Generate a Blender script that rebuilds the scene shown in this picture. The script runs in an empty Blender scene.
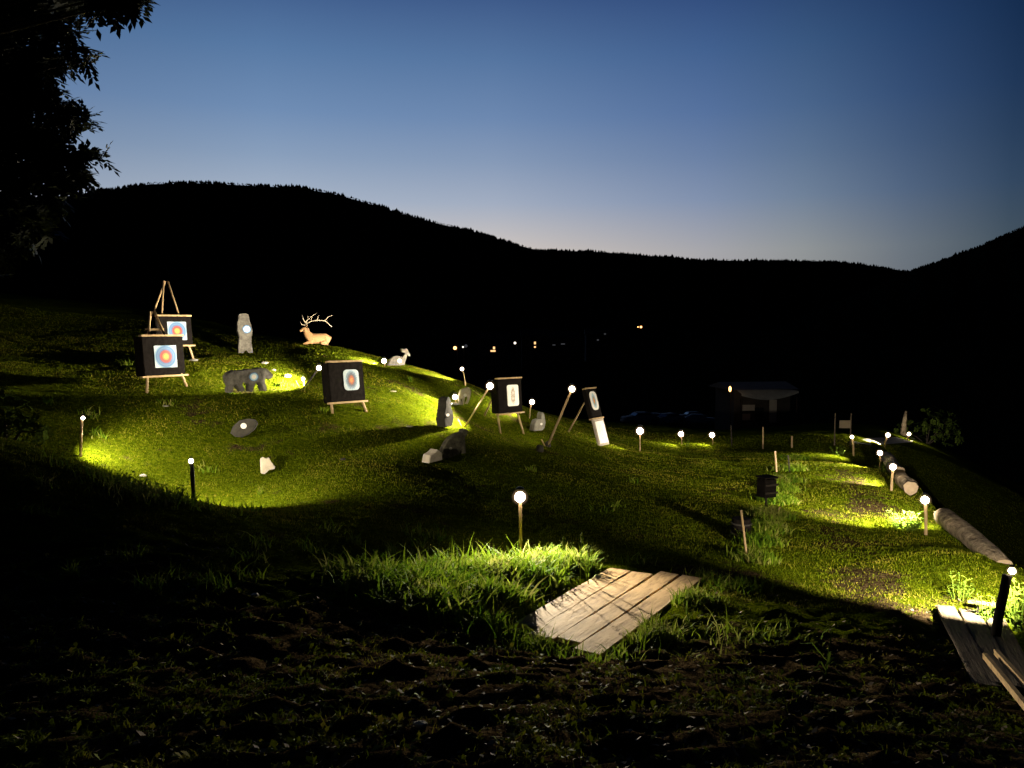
import bpy, bmesh, math, random
import numpy as np
from mathutils import Vector, Matrix, Euler
random.seed(7); rng = np.random.default_rng(11)
R = math.radians
sc = bpy.context.scene
col = sc.collection

# ------------------------------------------------------------------ camera
F = 768.0; CZ = 1.6; PITCH = math.atan((384-330)/F)
cam_d = bpy.data.cameras.new("camera"); cam = bpy.data.objects.new("camera", cam_d); col.objects.link(cam)
cam.location = (0, 0, CZ); cam.rotation_euler = (R(90)-PITCH, 0, 0)
cam_d.sensor_width = 36; cam_d.lens = 36*F/1024; cam_d.clip_end = 20000; cam_d.clip_start = 0.05
sc.camera = cam

def ray(px, py):
    x = (px-512)/F; z = -(py-384)/F
    c, s = math.cos(PITCH), math.sin(PITCH)
    d = Vector((x, c + z*s, -s + z*c))
    return d / d.y
def P(px, py, Y):
    d = ray(px, py); return Vector((d.x*Y, Y, CZ + d.z*Y))

# ------------------------------------------------------------------ terrain height field
ctl = [ # pixel x, pixel y, distance
 (512,768,2.9),(100,768,2.9),(924,768,2.9),(0,700,3.9),(300,690,3.9),(512,680,4.4),(760,680,4.6),(1000,690,5.0),
 (0,560,6.2),(120,560,6.2),(260,590,5.9),(400,640,5.4),(600,655,5.5),(705,578,8.0),(605,572,8.2),(515,625,6.2),
 (190,507,8.2),(190,508,10.0),(90,470,8.6),(80,457,11.5),(10,440,8.6),(0,420,12),
 (350,520,9.2),(360,560,7.6),(440,548,8.8),(521,553,9.2),(700,620,6.4),(860,625,6.5),(850,590,8.0),(960,615,6.9),(1004,645,6.3),
 (163,388,15),(175,362,17.5),(60,360,18),(60,330,24),(0,345,20),(245,355,20),(130,330,24),(315,345,23),(345,410,15.5),(398,366,21.5),
 (445,428,16),(508,433,18),(595,444,20),(268,476,12.5),(243,440,13.6),(430,465,14),(455,458,14.5),(545,450,17),(537,433,18.5),
 (500,500,12),(640,500,13),(350,470,12.2),(640,444,24),(700,440,26),(760,449,24.5),(853,456,23),(884,447,25),(906,437,30),
 (780,480,16),(850,520,12.2),(930,530,11.3),(895,478,16.6),(750,550,9.6),(750,520,11.5),(466,386,21),(560,425,22),(640,425,29),
 (200,320,30),(300,346,30),(400,372,30),(480,400,30),(760,432,33),(900,430,36),(985,560,8.6),(860,497,14.0),(872,478,16.5),(868,468,18.6),(865,545,10.3),(790,540,10.4),(800,500,13.8),
]
cx, cy, cz_ = [], [], []
for px, py, Y in ctl:
    p = P(px, py, Y); cx.append(p.x); cy.append(p.y); cz_.append(p.z)
extra = [(0,-4,.5),(-10,-4,1.0),(10,-4,.3),(-14,4,1.6),(-13,12,1.5),(-20,20,2.4),(-25,30,3.5),(-14,34,2.0),(-30,45,2),(-8,40,-1.5),
 (7.6,4,-1.6),(8.5,8,-2.2),(9.6,11.5,-2.6),(12,16,-3.0),(15,22,-4.0),(14,4,-3),(20,16,-5),(22,30,-6),(8,45,-4.6),(0,45,-4.2),(20,45,-6),(0,60,-6.5),(15,60,-7),(-20,60,-5),(-40,60,-3),(40,60,-8),(-40,20,4),(40,20,-8),(-40,-4,3),(40,-4,-6)]
for a, b, c in extra: cx.append(a); cy.append(b); cz_.append(c)
cx = np.array(cx); cy = np.array(cy); cz_ = np.array(cz_); N = len(cx)
def kern(r2): return np.where(r2 > 1e-9, 0.5*r2*np.log(np.maximum(r2, 1e-9)), 0)
A = np.zeros((N+3, N+3))
A[:N,:N] = kern((cx[:,None]-cx)**2 + (cy[:,None]-cy)**2) + np.eye(N)*0.03
A[:N,N] = 1; A[:N,N+1] = cx; A[:N,N+2] = cy; A[N:,:N] = A[:N,N:].T
W = np.linalg.solve(A, np.concatenate([cz_, [0,0,0]]))
def gz(x, y):
    x = np.atleast_1d(np.asarray(x, float)); y = np.atleast_1d(np.asarray(y, float))
    xc = np.clip(x, -40, 40); yc = np.clip(y, -4, 60)
    out = np.empty_like(x)
    for i in range(0, len(x), 20000):
        a = xc[i:i+20000]; b = yc[i:i+20000]
        out[i:i+20000] = kern((a[:,None]-cx)**2 + (b[:,None]-cy)**2) @ W[:N] + W[N] + W[N+1]*a + W[N+2]*b
    bump = (.020*np.sin(2.1*x+1.3*np.sin(1.7*y)) * np.sin(1.9*y+.7*np.sin(2.3*x)) + .012*np.sin(5.3*x+2*np.sin(3.1*y))*np.sin(4.7*y+1.1)
            + .006*np.sin(13*x+3*np.sin(9*y))*np.sin(12*y))
    lum = np.zeros_like(x); rr_ = np.random.default_rng(77)
    for q in range(16):
        th_ = rr_.uniform(0, 6.283); wl_ = rr_.uniform(.14, .40); k_ = 6.283/wl_; lum += wl_*.032*np.sin(k_*(x*np.cos(th_)+y*np.sin(th_))+rr_.uniform(0, 6.283)+1.5*np.sin(x*2.3+y*1.1+q))
    near_ = np.clip((7.6-y)/1.5, .18, 1)
    out = out + bump*.9 + lum*near_
    for (ax, ay, bx, by, wd, dp) in ((.42, 5.9, 1.45, 8.0, .50, .07), (3.35, 5.2, 4.1, 7.05, .40, .05)):
        L2 = (bx-ax)**2+(by-ay)**2; t = np.clip(((x-ax)*(bx-ax)+(y-ay)*(by-ay))/L2, 0, 1)
        dd = np.hypot(x-ax-t*(bx-ax), y-ay-t*(by-ay)); out = out - dp*np.clip(1-(dd-wd*.75)/(wd*.45), 0, 1)
    # the ground falls off beyond the logs
    xl_ = np.interp(y, [3, 8.5, 11.3, 13.7, 20.4, 30], [5.2, 5.4, 6.2, 7.3, 9.8, 13.5]); td = np.clip((x-xl_-.30)/1.3, 0, 1); out = out - 1.3*td*td*(3-2*td)*np.clip((y-6.8)/1.2, 0, 1)*np.clip((27-y)/5, 0, 1)
    # fall to the flat valley far away
    d = np.maximum(np.maximum(np.abs(x)-40, y-60), -4-y)
    t = np.clip(d/60, 0, 1); t = t*t*(3-2*t)
    vall = -12 + 0*x
    return out*(1-t) + vall*t
def g1(x, y): return float(gz(x, y)[0])
def ground(px, py):
    """the point of the ground seen through a pixel"""
    Ys = np.arange(2.4, 60, .05); d = ray(px, py)
    h = CZ + d.z*Ys - gz(d.x*Ys, Ys)
    k = np.argmax(h < 0) if (h < 0).any() else len(Ys)-1
    Y = Ys[k]; return Vector((d.x*Y, Y, g1(d.x*Y, Y)))
def G(px, Y):
    x = (px-512)/F*Y; return Vector((x, Y, g1(x, Y)))

# ------------------------------------------------------------------ materials
def new_mat(name):
    m = bpy.data.materials.new(name); m.use_nodes = True
    nt = m.node_tree; b = nt.nodes['Principled BSDF']; return m, nt, b
def mat(name, c1, c2=None, scale=8, rough=.85, bump=.3, stretch=(1,1,1), detail=6, c3=None, spec=.3, metal=0, dist=.02):
    m, nt, b = new_mat(name)
    b.inputs['Roughness'].default_value = rough; b.inputs['Metallic'].default_value = metal
    b.inputs['Specular IOR Level'].default_value = spec
    c2 = c2 or tuple(x*.55 for x in c1)
    tc = nt.nodes.new('ShaderNodeTexCoord'); mp = nt.nodes.new('ShaderNodeMapping'); mp.inputs['Scale'].default_value = stretch
    nt.links.new(tc.outputs['Object'], mp.inputs[0])
    no = nt.nodes.new('ShaderNodeTexNoise'); no.inputs['Scale'].default_value = scale; no.inputs['Detail'].default_value = detail
    no.inputs['Roughness'].default_value = .65
    nt.links.new(mp.outputs[0], no.inputs['Vector'])
    r = nt.nodes.new('ShaderNodeValToRGB'); e = r.color_ramp.elements
    e[0].position = .32; e[0].color = (*c2, 1); e[1].position = .68; e[1].color = (*c1, 1)
    if c3: k = r.color_ramp.elements.new(.5); k.color = (*c3, 1)
    nt.links.new(no.outputs['Fac'], r.inputs[0]); nt.links.new(r.outputs[0], b.inputs['Base Color'])
    if bump:
        bp = nt.nodes.new('ShaderNodeBump'); bp.inputs['Strength'].default_value = bump; bp.inputs['Distance'].default_value = dist
        nt.links.new(no.outputs['Fac'], bp.inputs['Height']); nt.links.new(bp.outputs[0], b.inputs['Normal'])
    return m
def emis(name, c, s):
    m, nt, b = new_mat(name); b.inputs['Base Color'].default_value = (.8,.8,.8,1)
    b.inputs['Emission Color'].default_value = (*c, 1); b.inputs['Emission Strength'].default_value = s
    return m
def glow_halo(name, c, s):  # glowing volume that fades outward, imitating a lamp's soft halo
    m = bpy.data.materials.new(name); m.use_nodes = True; nt = m.node_tree
    nt.nodes.remove(nt.nodes['Principled BSDF']); e = nt.nodes.new('ShaderNodeEmission'); e.inputs[0].default_value = (*c, 1); e.inputs[1].default_value = s
    tc = nt.nodes.new('ShaderNodeTexCoord'); gr = nt.nodes.new('ShaderNodeTexGradient'); gr.gradient_type = 'QUADRATIC_SPHERE'; nt.links.new(tc.outputs['Object'], gr.inputs[0])
    mu = nt.nodes.new('ShaderNodeMath'); mu.operation = 'MULTIPLY'; mu.inputs[1].default_value = s; nt.links.new(gr.outputs['Fac'], mu.inputs[0]); nt.links.new(mu.outputs[0], e.inputs[1])
    nt.links.new(e.outputs[0], nt.nodes['Material Output'].inputs['Volume']); return m
def ring_mat(name, stops, sx=1.0, sz=1.0, warp=.0):
    """printed paper: coloured rings around the object's own centre (radius 1 = edge)"""
    m, nt, b = new_mat(name); b.inputs['Roughness'].default_value = .7
    tc = nt.nodes.new('ShaderNodeTexCoord'); mp = nt.nodes.new('ShaderNodeMapping'); mp.inputs['Scale'].default_value = (sx, 0, sz)
    nt.links.new(tc.outputs['Object'], mp.inputs[0])
    ln = nt.nodes.new('ShaderNodeVectorMath'); ln.operation = 'LENGTH'; nt.links.new(mp.outputs[0], ln.inputs[0])
    val = ln.outputs['Value']
    if warp:
        no = nt.nodes.new('ShaderNodeTexNoise'); no.inputs['Scale'].default_value = 9; nt.links.new(tc.outputs['Object'], no.inputs['Vector'])
        ma = nt.nodes.new('ShaderNodeMath'); ma.operation = 'MULTIPLY_ADD'; ma.inputs[1].default_value = warp; ma.inputs[2].default_value = -warp/2
        nt.links.new(no.outputs['Fac'], ma.inputs[0]); ad = nt.nodes.new('ShaderNodeMath'); nt.links.new(val, ad.inputs[0]); nt.links.new(ma.outputs[0], ad.inputs[1]); val = ad.outputs[0]
    r = nt.nodes.new('ShaderNodeValToRGB'); r.color_ramp.interpolation = 'CONSTANT'; e = r.color_ramp.elements
    e[0].position = 0; e[0].color = (*stops[0][1], 1); e[1].position = stops[1][0]; e[1].color = (*stops[1][1], 1)
    for p, c in stops[2:]: k = e.new(p); k.color = (*c, 1)
    nt.links.new(val, r.inputs[0]); nt.links.new(r.outputs[0], b.inputs['Base Color'])
    return m
YEL=(.6,.36,.04); RED=(.6,.08,.03); BLU=(.045,.12,.27); LBL=(.15,.26,.36); WHT=(.33,.39,.44); ORA=(.7,.22,.04); GRY=(.25,.25,.26)
M = dict(
 wood = mat('pale_weathered_wood', (.42,.30,.16), (.26,.17,.08), 5, .85, .4, (1,1,.2)),
 plank = mat('plank_wood', (.42,.275,.13), (.17,.10,.048), 5, .85, .45, (4,.7,3), c3=(.36,.24,.105)),
 oldplank = mat('old_plank_wood', (.13,.10,.065), (.05,.036,.022), 7, .9, .9, (6,.5,3)),
 darkwood = mat('dark_wood', (.022,.016,.011), (.010,.007,.005), 6, .9, .4),
 blackmetal = mat('black_plastic', (.012,.012,.013), (.008,.008,.008), 6, .45, .05),
 foam = mat('black_target_foam', (.011,.009,.008), (.005,.004,.0035), 14, .95, .6, spec=.03),
 lfoam = mat('pale_target_foam', (.42,.36,.30), (.3,.25,.2), 14, .95, .4),
 grey = mat('grey_foam', (.26,.245,.205), (.15,.14,.115), 9, .95, .5),
 midgrey = mat('weathered_grey_foam', (.135,.125,.105), (.045,.04,.034), 11, .95, .6),
 charcoal = mat('charcoal_foam', (.075,.07,.06), (.03,.028,.024), 8, .95, .6, spec=.1),
 brown = mat('brown_foam', (.19,.14,.10), (.09,.065,.045), 9, .95, .5),
 darkfoam = mat('dark_foam', (.05,.045,.035), (.022,.02,.016), 7, .95, .5),
 camo = mat('patchy_foam', (.10,.09,.06), (.012,.011,.008), 9, .95, .5),
 cream = mat('cream_foam', (.55,.48,.38), (.38,.33,.26), 9, .95, .5),
 elk = mat('elk_hide', (.50,.29,.135), (.36,.19,.08), 5, .9, .3),
 elkneck = mat('elk_mane', (.32,.19,.10), (.18,.10,.05), 8, .9, .3),
 antler = mat('antler', (.55,.47,.36), (.35,.28,.2), 12, .6, .3),
 rock = mat('rock', (.30,.28,.23), (.16,.15,.12), 5, .95, .8),
 darkrock = mat('dark_rock', (.05,.045,.035), (.025,.022,.018), 5, .95, .8),
 bark = mat('log_bark', (.33,.26,.18), (.05,.035,.022), 8, .95, 1.0, (1,1,1), c3=(.20,.155,.105), dist=.06, spec=.1),
 cut = mat('cut_log_end', (.20,.15,.10), (.13,.095,.06), 10, .9, .3),
 treebark = mat('tree_bark', (.05,.04,.03), (.02,.016,.012), 6, .95, .6),
 leaf = mat('tree_leaf', (.012,.018,.007), (.007,.011,.004), 3, .6, 0),
 shrub = mat('shrub_leaf', (.06,.09,.015), (.03,.05,.008), 3, .8, 0, spec=0),
 wall = mat('plastered_wall', (.35,.33,.3), (.28,.26,.24), 2, .9, .1),
 cabin = mat('dark_cabin_boards', (.035,.03,.026), (.02,.017,.015), 3, .9, .4),
 roof = mat('roof_covering', (.08,.075,.07), (.05,.045,.04), 3, .8, .2),
 shutter = mat('pale_shutter', (.30,.28,.25), (.24,.22,.2), 4, .8, .1),
 carpaint = mat('dark_car_paint', (.05,.055,.06), (.04,.045,.05), 2, .3, 0, spec=.5),
 whitecar = mat('white_car_paint', (.35,.34,.32), (.3,.3,.28), 2, .8, 0, spec=.05),
 glass = mat('dark_glass', (.01,.012,.014), (.01,.012,.014), 2, .1, 0, spec=.6),
 tyre = mat('rubber', (.02,.02,.02), (.015,.015,.015), 5, .9, 0),
 canvas = mat('grey_canvas', (.22,.23,.24), (.16,.17,.18), 3, .9, .2),
 lens = emis('lamp_glow', (1,.82,.58), 32), smalllens = emis('small_lamp_glow', (1,.95,.85), 6),
 orangelens = emis('orange_lamp_glow', (1,.45,.14), 5.0), warmwin = emis('lit_window', (1,.55,.22), 1.6), whitelens = emis('white_lamp_glow', (1,.86,.7), 3.5), dimlens = emis('dim_window', (.6,.6,.65), .06),
 sign = mat('pale_sign_panel', (.20,.16,.11), (.15,.12,.08), 4, .8, .1),
 hill = mat('forested_hill', (.012,.014,.008), (.005,.006,.004), .02, 1, 0, spec=0),
 valley = mat('valley_meadow', (.014,.017,.008), (.008,.009,.005), .05, 1, 0, spec=0),
)
M['face_ring'] = ring_mat('ring_target_print', [(0,YEL),(.16,(.5,.17,.03)),(.30,(.32,.035,.025)),(.50,(.12,.05,.10)),(.58,BLU),(.70,(.10,.16,.22)),(.75,BLU),(.90,LBL),(1.04,WHT)], 1, 1)
M['face_diamond'] = ring_mat('oval_target_print', [(0,(.42,.16,.03)),(.22,(.30,.07,.025)),(.42,(.12,.06,.05)),(.55,(.07,.09,.12)),(.72,(.12,.17,.22)),(.90,(.20,.30,.38)),(1.18,(.34,.40,.44))], 1.3, .9, .5)
WHT=(.72,.70,.66); LBL=(.35,.50,.60)
M['face_figure'] = ring_mat('figure_target_print', [(0,(.35,.28,.2)),(.22,WHT),(.34,(.28,.2,.14)),(.52,(.5,.42,.34)),(.66,WHT)], 1.8, .62, .9)
M['face_small'] = ring_mat('small_animal_print', [(0,ORA),(.3,(.3,.22,.12)),(.5,(.25,.33,.36)),(.72,LBL),(1.0,WHT)], 1.9, .8, .4)
M['face_pale'] = ring_mat('pale_figure_print', [(0,WHT),(.25,(.6,.56,.44)),(.36,WHT),(.62,(.42,.36,.3)),(.72,WHT)], 1.8, .75, .9)
M['disc'] = ring_mat('round_spot_print', [(0,(.75,.68,.6)),(.5,LBL),(.8,BLU)], 1, 1)
M['disc_white'] = mat('white_paper', (.72,.70,.66), (.65,.62,.58), 6, .8, 0)

def leafy(name, cA, cB, cC=None, trans=.25, scale=1.2):
    m, nt, b = new_mat(name); b.inputs['Roughness'].default_value = .75; b.inputs['Specular IOR Level'].default_value = .04
    g = nt.nodes.new('ShaderNodeNewGeometry')
    no = nt.nodes.new('ShaderNodeTexNoise'); no.inputs['Scale'].default_value = scale; no.inputs['Detail'].default_value = 4
    nt.links.new(g.outputs['Position'], no.inputs['Vector'])
    n2 = nt.nodes.new('ShaderNodeTexNoise'); n2.inputs['Scale'].default_value = scale*.35; n2.inputs['Detail'].default_value = 6; nt.links.new(g.outputs['Position'], n2.inputs['Vector'])
    pre = nt.nodes.new('ShaderNodeMath'); pre.operation = 'MULTIPLY_ADD'; pre.inputs[1].default_value = .9; pre.inputs[2].default_value = -.45; nt.links.new(n2.outputs['Fac'], pre.inputs[0])
    ad0 = nt.nodes.new('ShaderNodeMath'); nt.links.new(no.outputs['Fac'], ad0.inputs[0]); nt.links.new(pre.outputs[0], ad0.inputs[1])
    ad = nt.nodes.new('ShaderNodeMath'); ad.operation = 'MULTIPLY_ADD'; ad.inputs[1].default_value = .45; 
    nt.links.new(g.outputs['Random Per Island'], ad.inputs[0]); nt.links.new(ad0.outputs[0], ad.inputs[2])
    r = nt.nodes.new('ShaderNodeValToRGB'); e = r.color_ramp.elements
    e[0].position = .45; e[0].color = (*cA, 1); e[1].position = .8; e[1].color = (*cB, 1)
    if cC: k = e.new(1.0); k.color = (*cC, 1)
    nt.links.new(ad.outputs[0], r.inputs[0]); nt.links.new(r.outputs[0], b.inputs['Base Color'])
    tr = nt.nodes.new('ShaderNodeBsdfTranslucent'); nt.links.new(r.outputs[0], tr.inputs['Color'])
    mx = nt.nodes.new('ShaderNodeMixShader'); mx.inputs[0].default_value = trans
    nt.links.new(b.outputs[0], mx.inputs[1]); nt.links.new(tr.outputs[0], mx.inputs[2])
    nt.links.new(mx.outputs[0], nt.nodes['Material Output'].inputs[0]); return m
M['grass'] = leafy('lawn_blades', (.048,.074,.0018), (.095,.118,.003), (.17,.15,.02), .25)
M['tall'] = leafy('tall_grass_blades', (.05,.11,.006), (.13,.19,.010), (.24,.24,.06), .35, 3)
M['weed'] = leafy('weed_leaves', (.055,.11,.012), (.12,.18,.02), None, .35, 3)

def ground_mat():
    m, nt, b = new_mat('meadow_ground'); b.inputs['Roughness'].default_value = 1; b.inputs['Specular IOR Level'].default_value = 0
    tc = nt.nodes.new('ShaderNodeTexCoord')
    def noise(s, d=6):
        n = nt.nodes.new('ShaderNodeTexNoise'); n.inputs['Scale'].default_value = s; n.inputs['Detail'].default_value = d; n.inputs['Roughness'].default_value = .65
        nt.links.new(tc.outputs['Object'], n.inputs['Vector']); return n.outputs['Fac']
    def ramp(f, st):
        r = nt.nodes.new('ShaderNodeValToRGB'); e = r.color_ramp.elements
        e[0].position, e[0].color = st[0][0], (*st[0][1], 1); e[1].position, e[1].color = st[1][0], (*st[1][1], 1)
        for p, c in st[2:]: k = e.new(p); k.color = (*c, 1)
        nt.links.new(f, r.inputs[0]); return r.outputs[0]
    fine = ramp(noise(14, 8), [(.3,(.018,.028,.001)),(.5,(.045,.062,.0015)),(.7,(.09,.098,.005))])
    soil = ramp(noise(22, 8), [(.35,(.012,.008,.004)),(.65,(.075,.052,.026))])
    at = nt.nodes.new('ShaderNodeAttribute'); at.attribute_name = 'wear'
    sm_ = nt.nodes.new('ShaderNodeMath'); sm_.operation = 'MULTIPLY_ADD'; sm_.inputs[1].default_value = .55; nt.links.new(at.outputs['Fac'], sm_.inputs[0]); nt.links.new(noise(2.6, 6), sm_.inputs[2])
    patch = ramp(sm_.outputs[0], [(.62,(0,0,0)),(.74,(1,1,1))])
    mx = nt.nodes.new('ShaderNodeMix'); mx.data_type = 'RGBA'
    nt.links.new(patch, mx.inputs['Factor']); nt.links.new(fine, mx.inputs['A']); nt.links.new(soil, mx.inputs['B'])
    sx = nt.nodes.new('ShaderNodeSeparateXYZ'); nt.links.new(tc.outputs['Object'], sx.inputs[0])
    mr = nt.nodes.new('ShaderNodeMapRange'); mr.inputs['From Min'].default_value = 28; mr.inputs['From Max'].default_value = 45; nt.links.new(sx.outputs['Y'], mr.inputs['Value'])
    m2 = nt.nodes.new('ShaderNodeMix'); m2.data_type = 'RGBA'; nt.links.new(mr.outputs[0], m2.inputs['Factor']); nt.links.new(mx.outputs['Result'], m2.inputs['A']); m2.inputs['B'].default_value = (.010,.011,.006,1)  # far ground colour fades to near black, painting in the unlit valley
    nt.links.new(m2.outputs['Result'], b.inputs['Base Color'])
    bp = nt.nodes.new('ShaderNodeBump'); bp.inputs['Strength'].default_value = .9; bp.inputs['Distance'].default_value = .05
    nt.links.new(noise(18, 8), bp.inputs['Height']); nt.links.new(bp.outputs[0], b.inputs['Normal'])
    return m
M['ground'] = ground_mat()

# ------------------------------------------------------------------ object helpers
def tag(o, label=None, cat=None, group=None, kind=None):
    if label: o['label'] = label
    if cat: o['category'] = cat
    if group: o['group'] = group
    if kind: o['kind'] = kind
    return o
def empty(name, loc, rz=0):
    o = bpy.data.objects.new(name, None); o.empty_display_size = .2; col.objects.link(o); o.location = loc; o.rotation_euler = (0,0,rz); return o
def link(name, me, m, parent=None, smooth=False):
    if m: me.materials.append(m)
    if smooth:
        for p in me.polygons: p.use_smooth = True
    o = bpy.data.objects.new(name, me); col.objects.link(o)
    if parent: o.parent = parent
    return o
class MB:
    def __init__(s): s.v = []; s.f = []
    def box(s, c, d, rot=None, taper=1):
        n = len(s.v); m = rot or Matrix.Identity(3)
        for k in range(8):
            z = 1 if k & 4 else -1; t = taper if z > 0 else 1
            p = Vector(((1 if k&1 else -1)*d[0]/2*t, (1 if k&2 else -1)*d[1]/2*t, z*d[2]/2))
            s.v.append(Vector(c) + m @ p)
        s.f += [[n+i for i in q] for q in ((0,2,3,1),(4,5,7,6),(0,1,5,4),(2,6,7,3),(0,4,6,2),(1,3,7,5))]; return s
    def tube(s, pts, rads, n=8, cap=True):
        pts = [Vector(p) for p in pts]
        if not hasattr(rads, '__len__'): rads = [rads]*len(pts)
        b0 = len(s.v); up = None
        for i, p in enumerate(pts):
            t = (pts[min(i+1, len(pts)-1)] - pts[max(i-1, 0)]).normalized()
            if up is None: up = t.orthogonal().normalized()
            u = (up - t*up.dot(t)).normalized(); up = u; w = t.cross(u)
            for k in range(n):
                a = 2*math.pi*k/n; s.v.append(p + (u*math.cos(a)+w*math.sin(a))*rads[i])
        for i in range(len(pts)-1):
            for k in range(n):
                a = b0+i*n+k; b = b0+i*n+(k+1) % n; s.f.append([a, b, b+n, a+n])
        if cap:
            s.f.append([b0+k for k in range(n)][::-1]); s.f.append([b0+(len(pts)-1)*n+k for k in range(n)])
        return s
    def ball(s, c, r, nu=14, nv=9, squash=(1,1,1)):
        b0 = len(s.v); c = Vector(c)
        s.v.append(c+Vector((0,0,-r*squash[2])))
        for j in range(1, nv):
            ph = -math.pi/2+math.pi*j/nv
            for i in range(nu):
                a = 2*math.pi*i/nu; s.v.append(c+Vector((r*squash[0]*math.cos(ph)*math.cos(a), r*squash[1]*math.cos(ph)*math.sin(a), r*squash[2]*math.sin(ph))))
        s.v.append(c+Vector((0,0,r*squash[2]))); top = len(s.v)-1
        for i in range(nu):
            s.f.append([b0, b0+1+(i+1) % nu, b0+1+i]); s.f.append([top, b0+1+(nv-2)*nu+i, b0+1+(nv-2)*nu+(i+1) % nu])
        for j in range(nv-2):
            for i in range(nu):
                a = b0+1+j*nu+i; b = b0+1+j*nu+(i+1) % nu; s.f.append([a, b, b+nu, a+nu])
        return s
    def mesh(s, name):
        me = bpy.data.meshes.new(name); me.from_pydata([tuple(v) for v in s.v], [], s.f); me.update(); return me
    def build(s, name, m, parent=None, smooth=False): return link(name, s.mesh(name), m, parent, smooth)
def rad_mesh(name, V, Fc):
    me = bpy.data.meshes.new(name); V = np.asarray(V, np.float32); Fc = np.asarray(Fc, np.int32); k = Fc.shape[1]
    me.vertices.add(len(V)); me.vertices.foreach_set('co', V.ravel())
    me.loops.add(Fc.size); me.loops.foreach_set('vertex_index', Fc.ravel())
    me.polygons.add(len(Fc)); me.polygons.foreach_set('loop_start', np.arange(0, Fc.size, k, dtype=np.int32)); me.polygons.foreach_set('loop_total', np.full(len(Fc), k, np.int32))
    me.update(calc_edges=True); me.validate(); return me

# ------------------------------------------------------------------ ground, one sheet to the horizon
def axis(dense0, dense1, step, far_lo, far_hi, k=1.16):
    a = list(np.arange(dense0, dense1+1e-6, step)); d = step
    lo = a[0]; L = []
    while lo > far_lo: d *= k; lo -= d; L.append(lo)
    d = step; hi = a[-1]; H = []
    while hi < far_hi: d *= k; hi += d; H.append(hi)
    return np.array(L[::-1] + a + H)
xs = axis(-15, 14, .11, -6000, 6000); ys = axis(1.5, 28, .14, -400, 7000); ys = np.unique(np.concatenate([ys, np.arange(2.4, 9, .055)]))
X, Yy = np.meshgrid(xs, ys); Z = gz(X.ravel(), Yy.ravel())
nx, ny = len(xs), len(ys); idx = np.arange(nx*ny).reshape(ny, nx)
quads = np.stack([idx[:-1,:-1], idx[:-1,1:], idx[1:,1:], idx[1:,:-1]], -1).reshape(-1, 4)
me = rad_mesh('ground', np.stack([X.ravel(), Yy.ravel(), Z], -1), quads)
def wear(x, y):
    def seg(ax, ay, bx, by, wd):
        L2 = (bx-ax)**2+(by-ay)**2; t = np.clip(((x-ax)*(bx-ax)+(y-ay)*(by-ay))/L2, 0, 1)
        return np.exp(-((x-ax-t*(bx-ax))**2+(y-ay-t*(by-ay))**2)/wd**2)
    n = .5+.5*np.sin(1.3*x+np.sin(.9*y)*2)*np.sin(1.1*y+2*np.sin(.7*x))
    wr = .5*seg(4.0, 8.6, 3.6, 7.2, .45) + .4*seg(5.2, 12.6, 4.3, 9.6, .4) + .55*seg(2.6, 8.4, 1.9, 8.3, .4) + .45*seg(7.5, 17, 6.2, 13, .5) + .8*seg(.5, 5.2, .1, 3.6, .5) + .5*seg(-.6, 5.3, -.9, 4.2, .4)
    wr += np.clip((6.6-y)/1.6, 0, 1)*(.45+.4*n)
    wr += .3*seg(-3.0, 15.2, -1.2, 14.2, .5)*n + .25*seg(-6.2, 14.4, -4.2, 13.2, .4)*n + .4*seg(-3, 19, 1, 16.5, .5)*n + .5*np.clip(np.sin(.9*x+2.1*np.sin(.6*y))*np.sin(1.2*y+1.7*np.sin(.8*x))-.55, 0, 1)*.9
    return np.clip(wr, 0, 1)
wa = me.attributes.new('wear', 'FLOAT', 'POINT'); wa.data.foreach_set('value', wear(X.ravel(), Yy.ravel()).astype(np.float32))
g = link('ground', me, M['ground'], smooth=True); tag(g, kind='structure')

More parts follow.
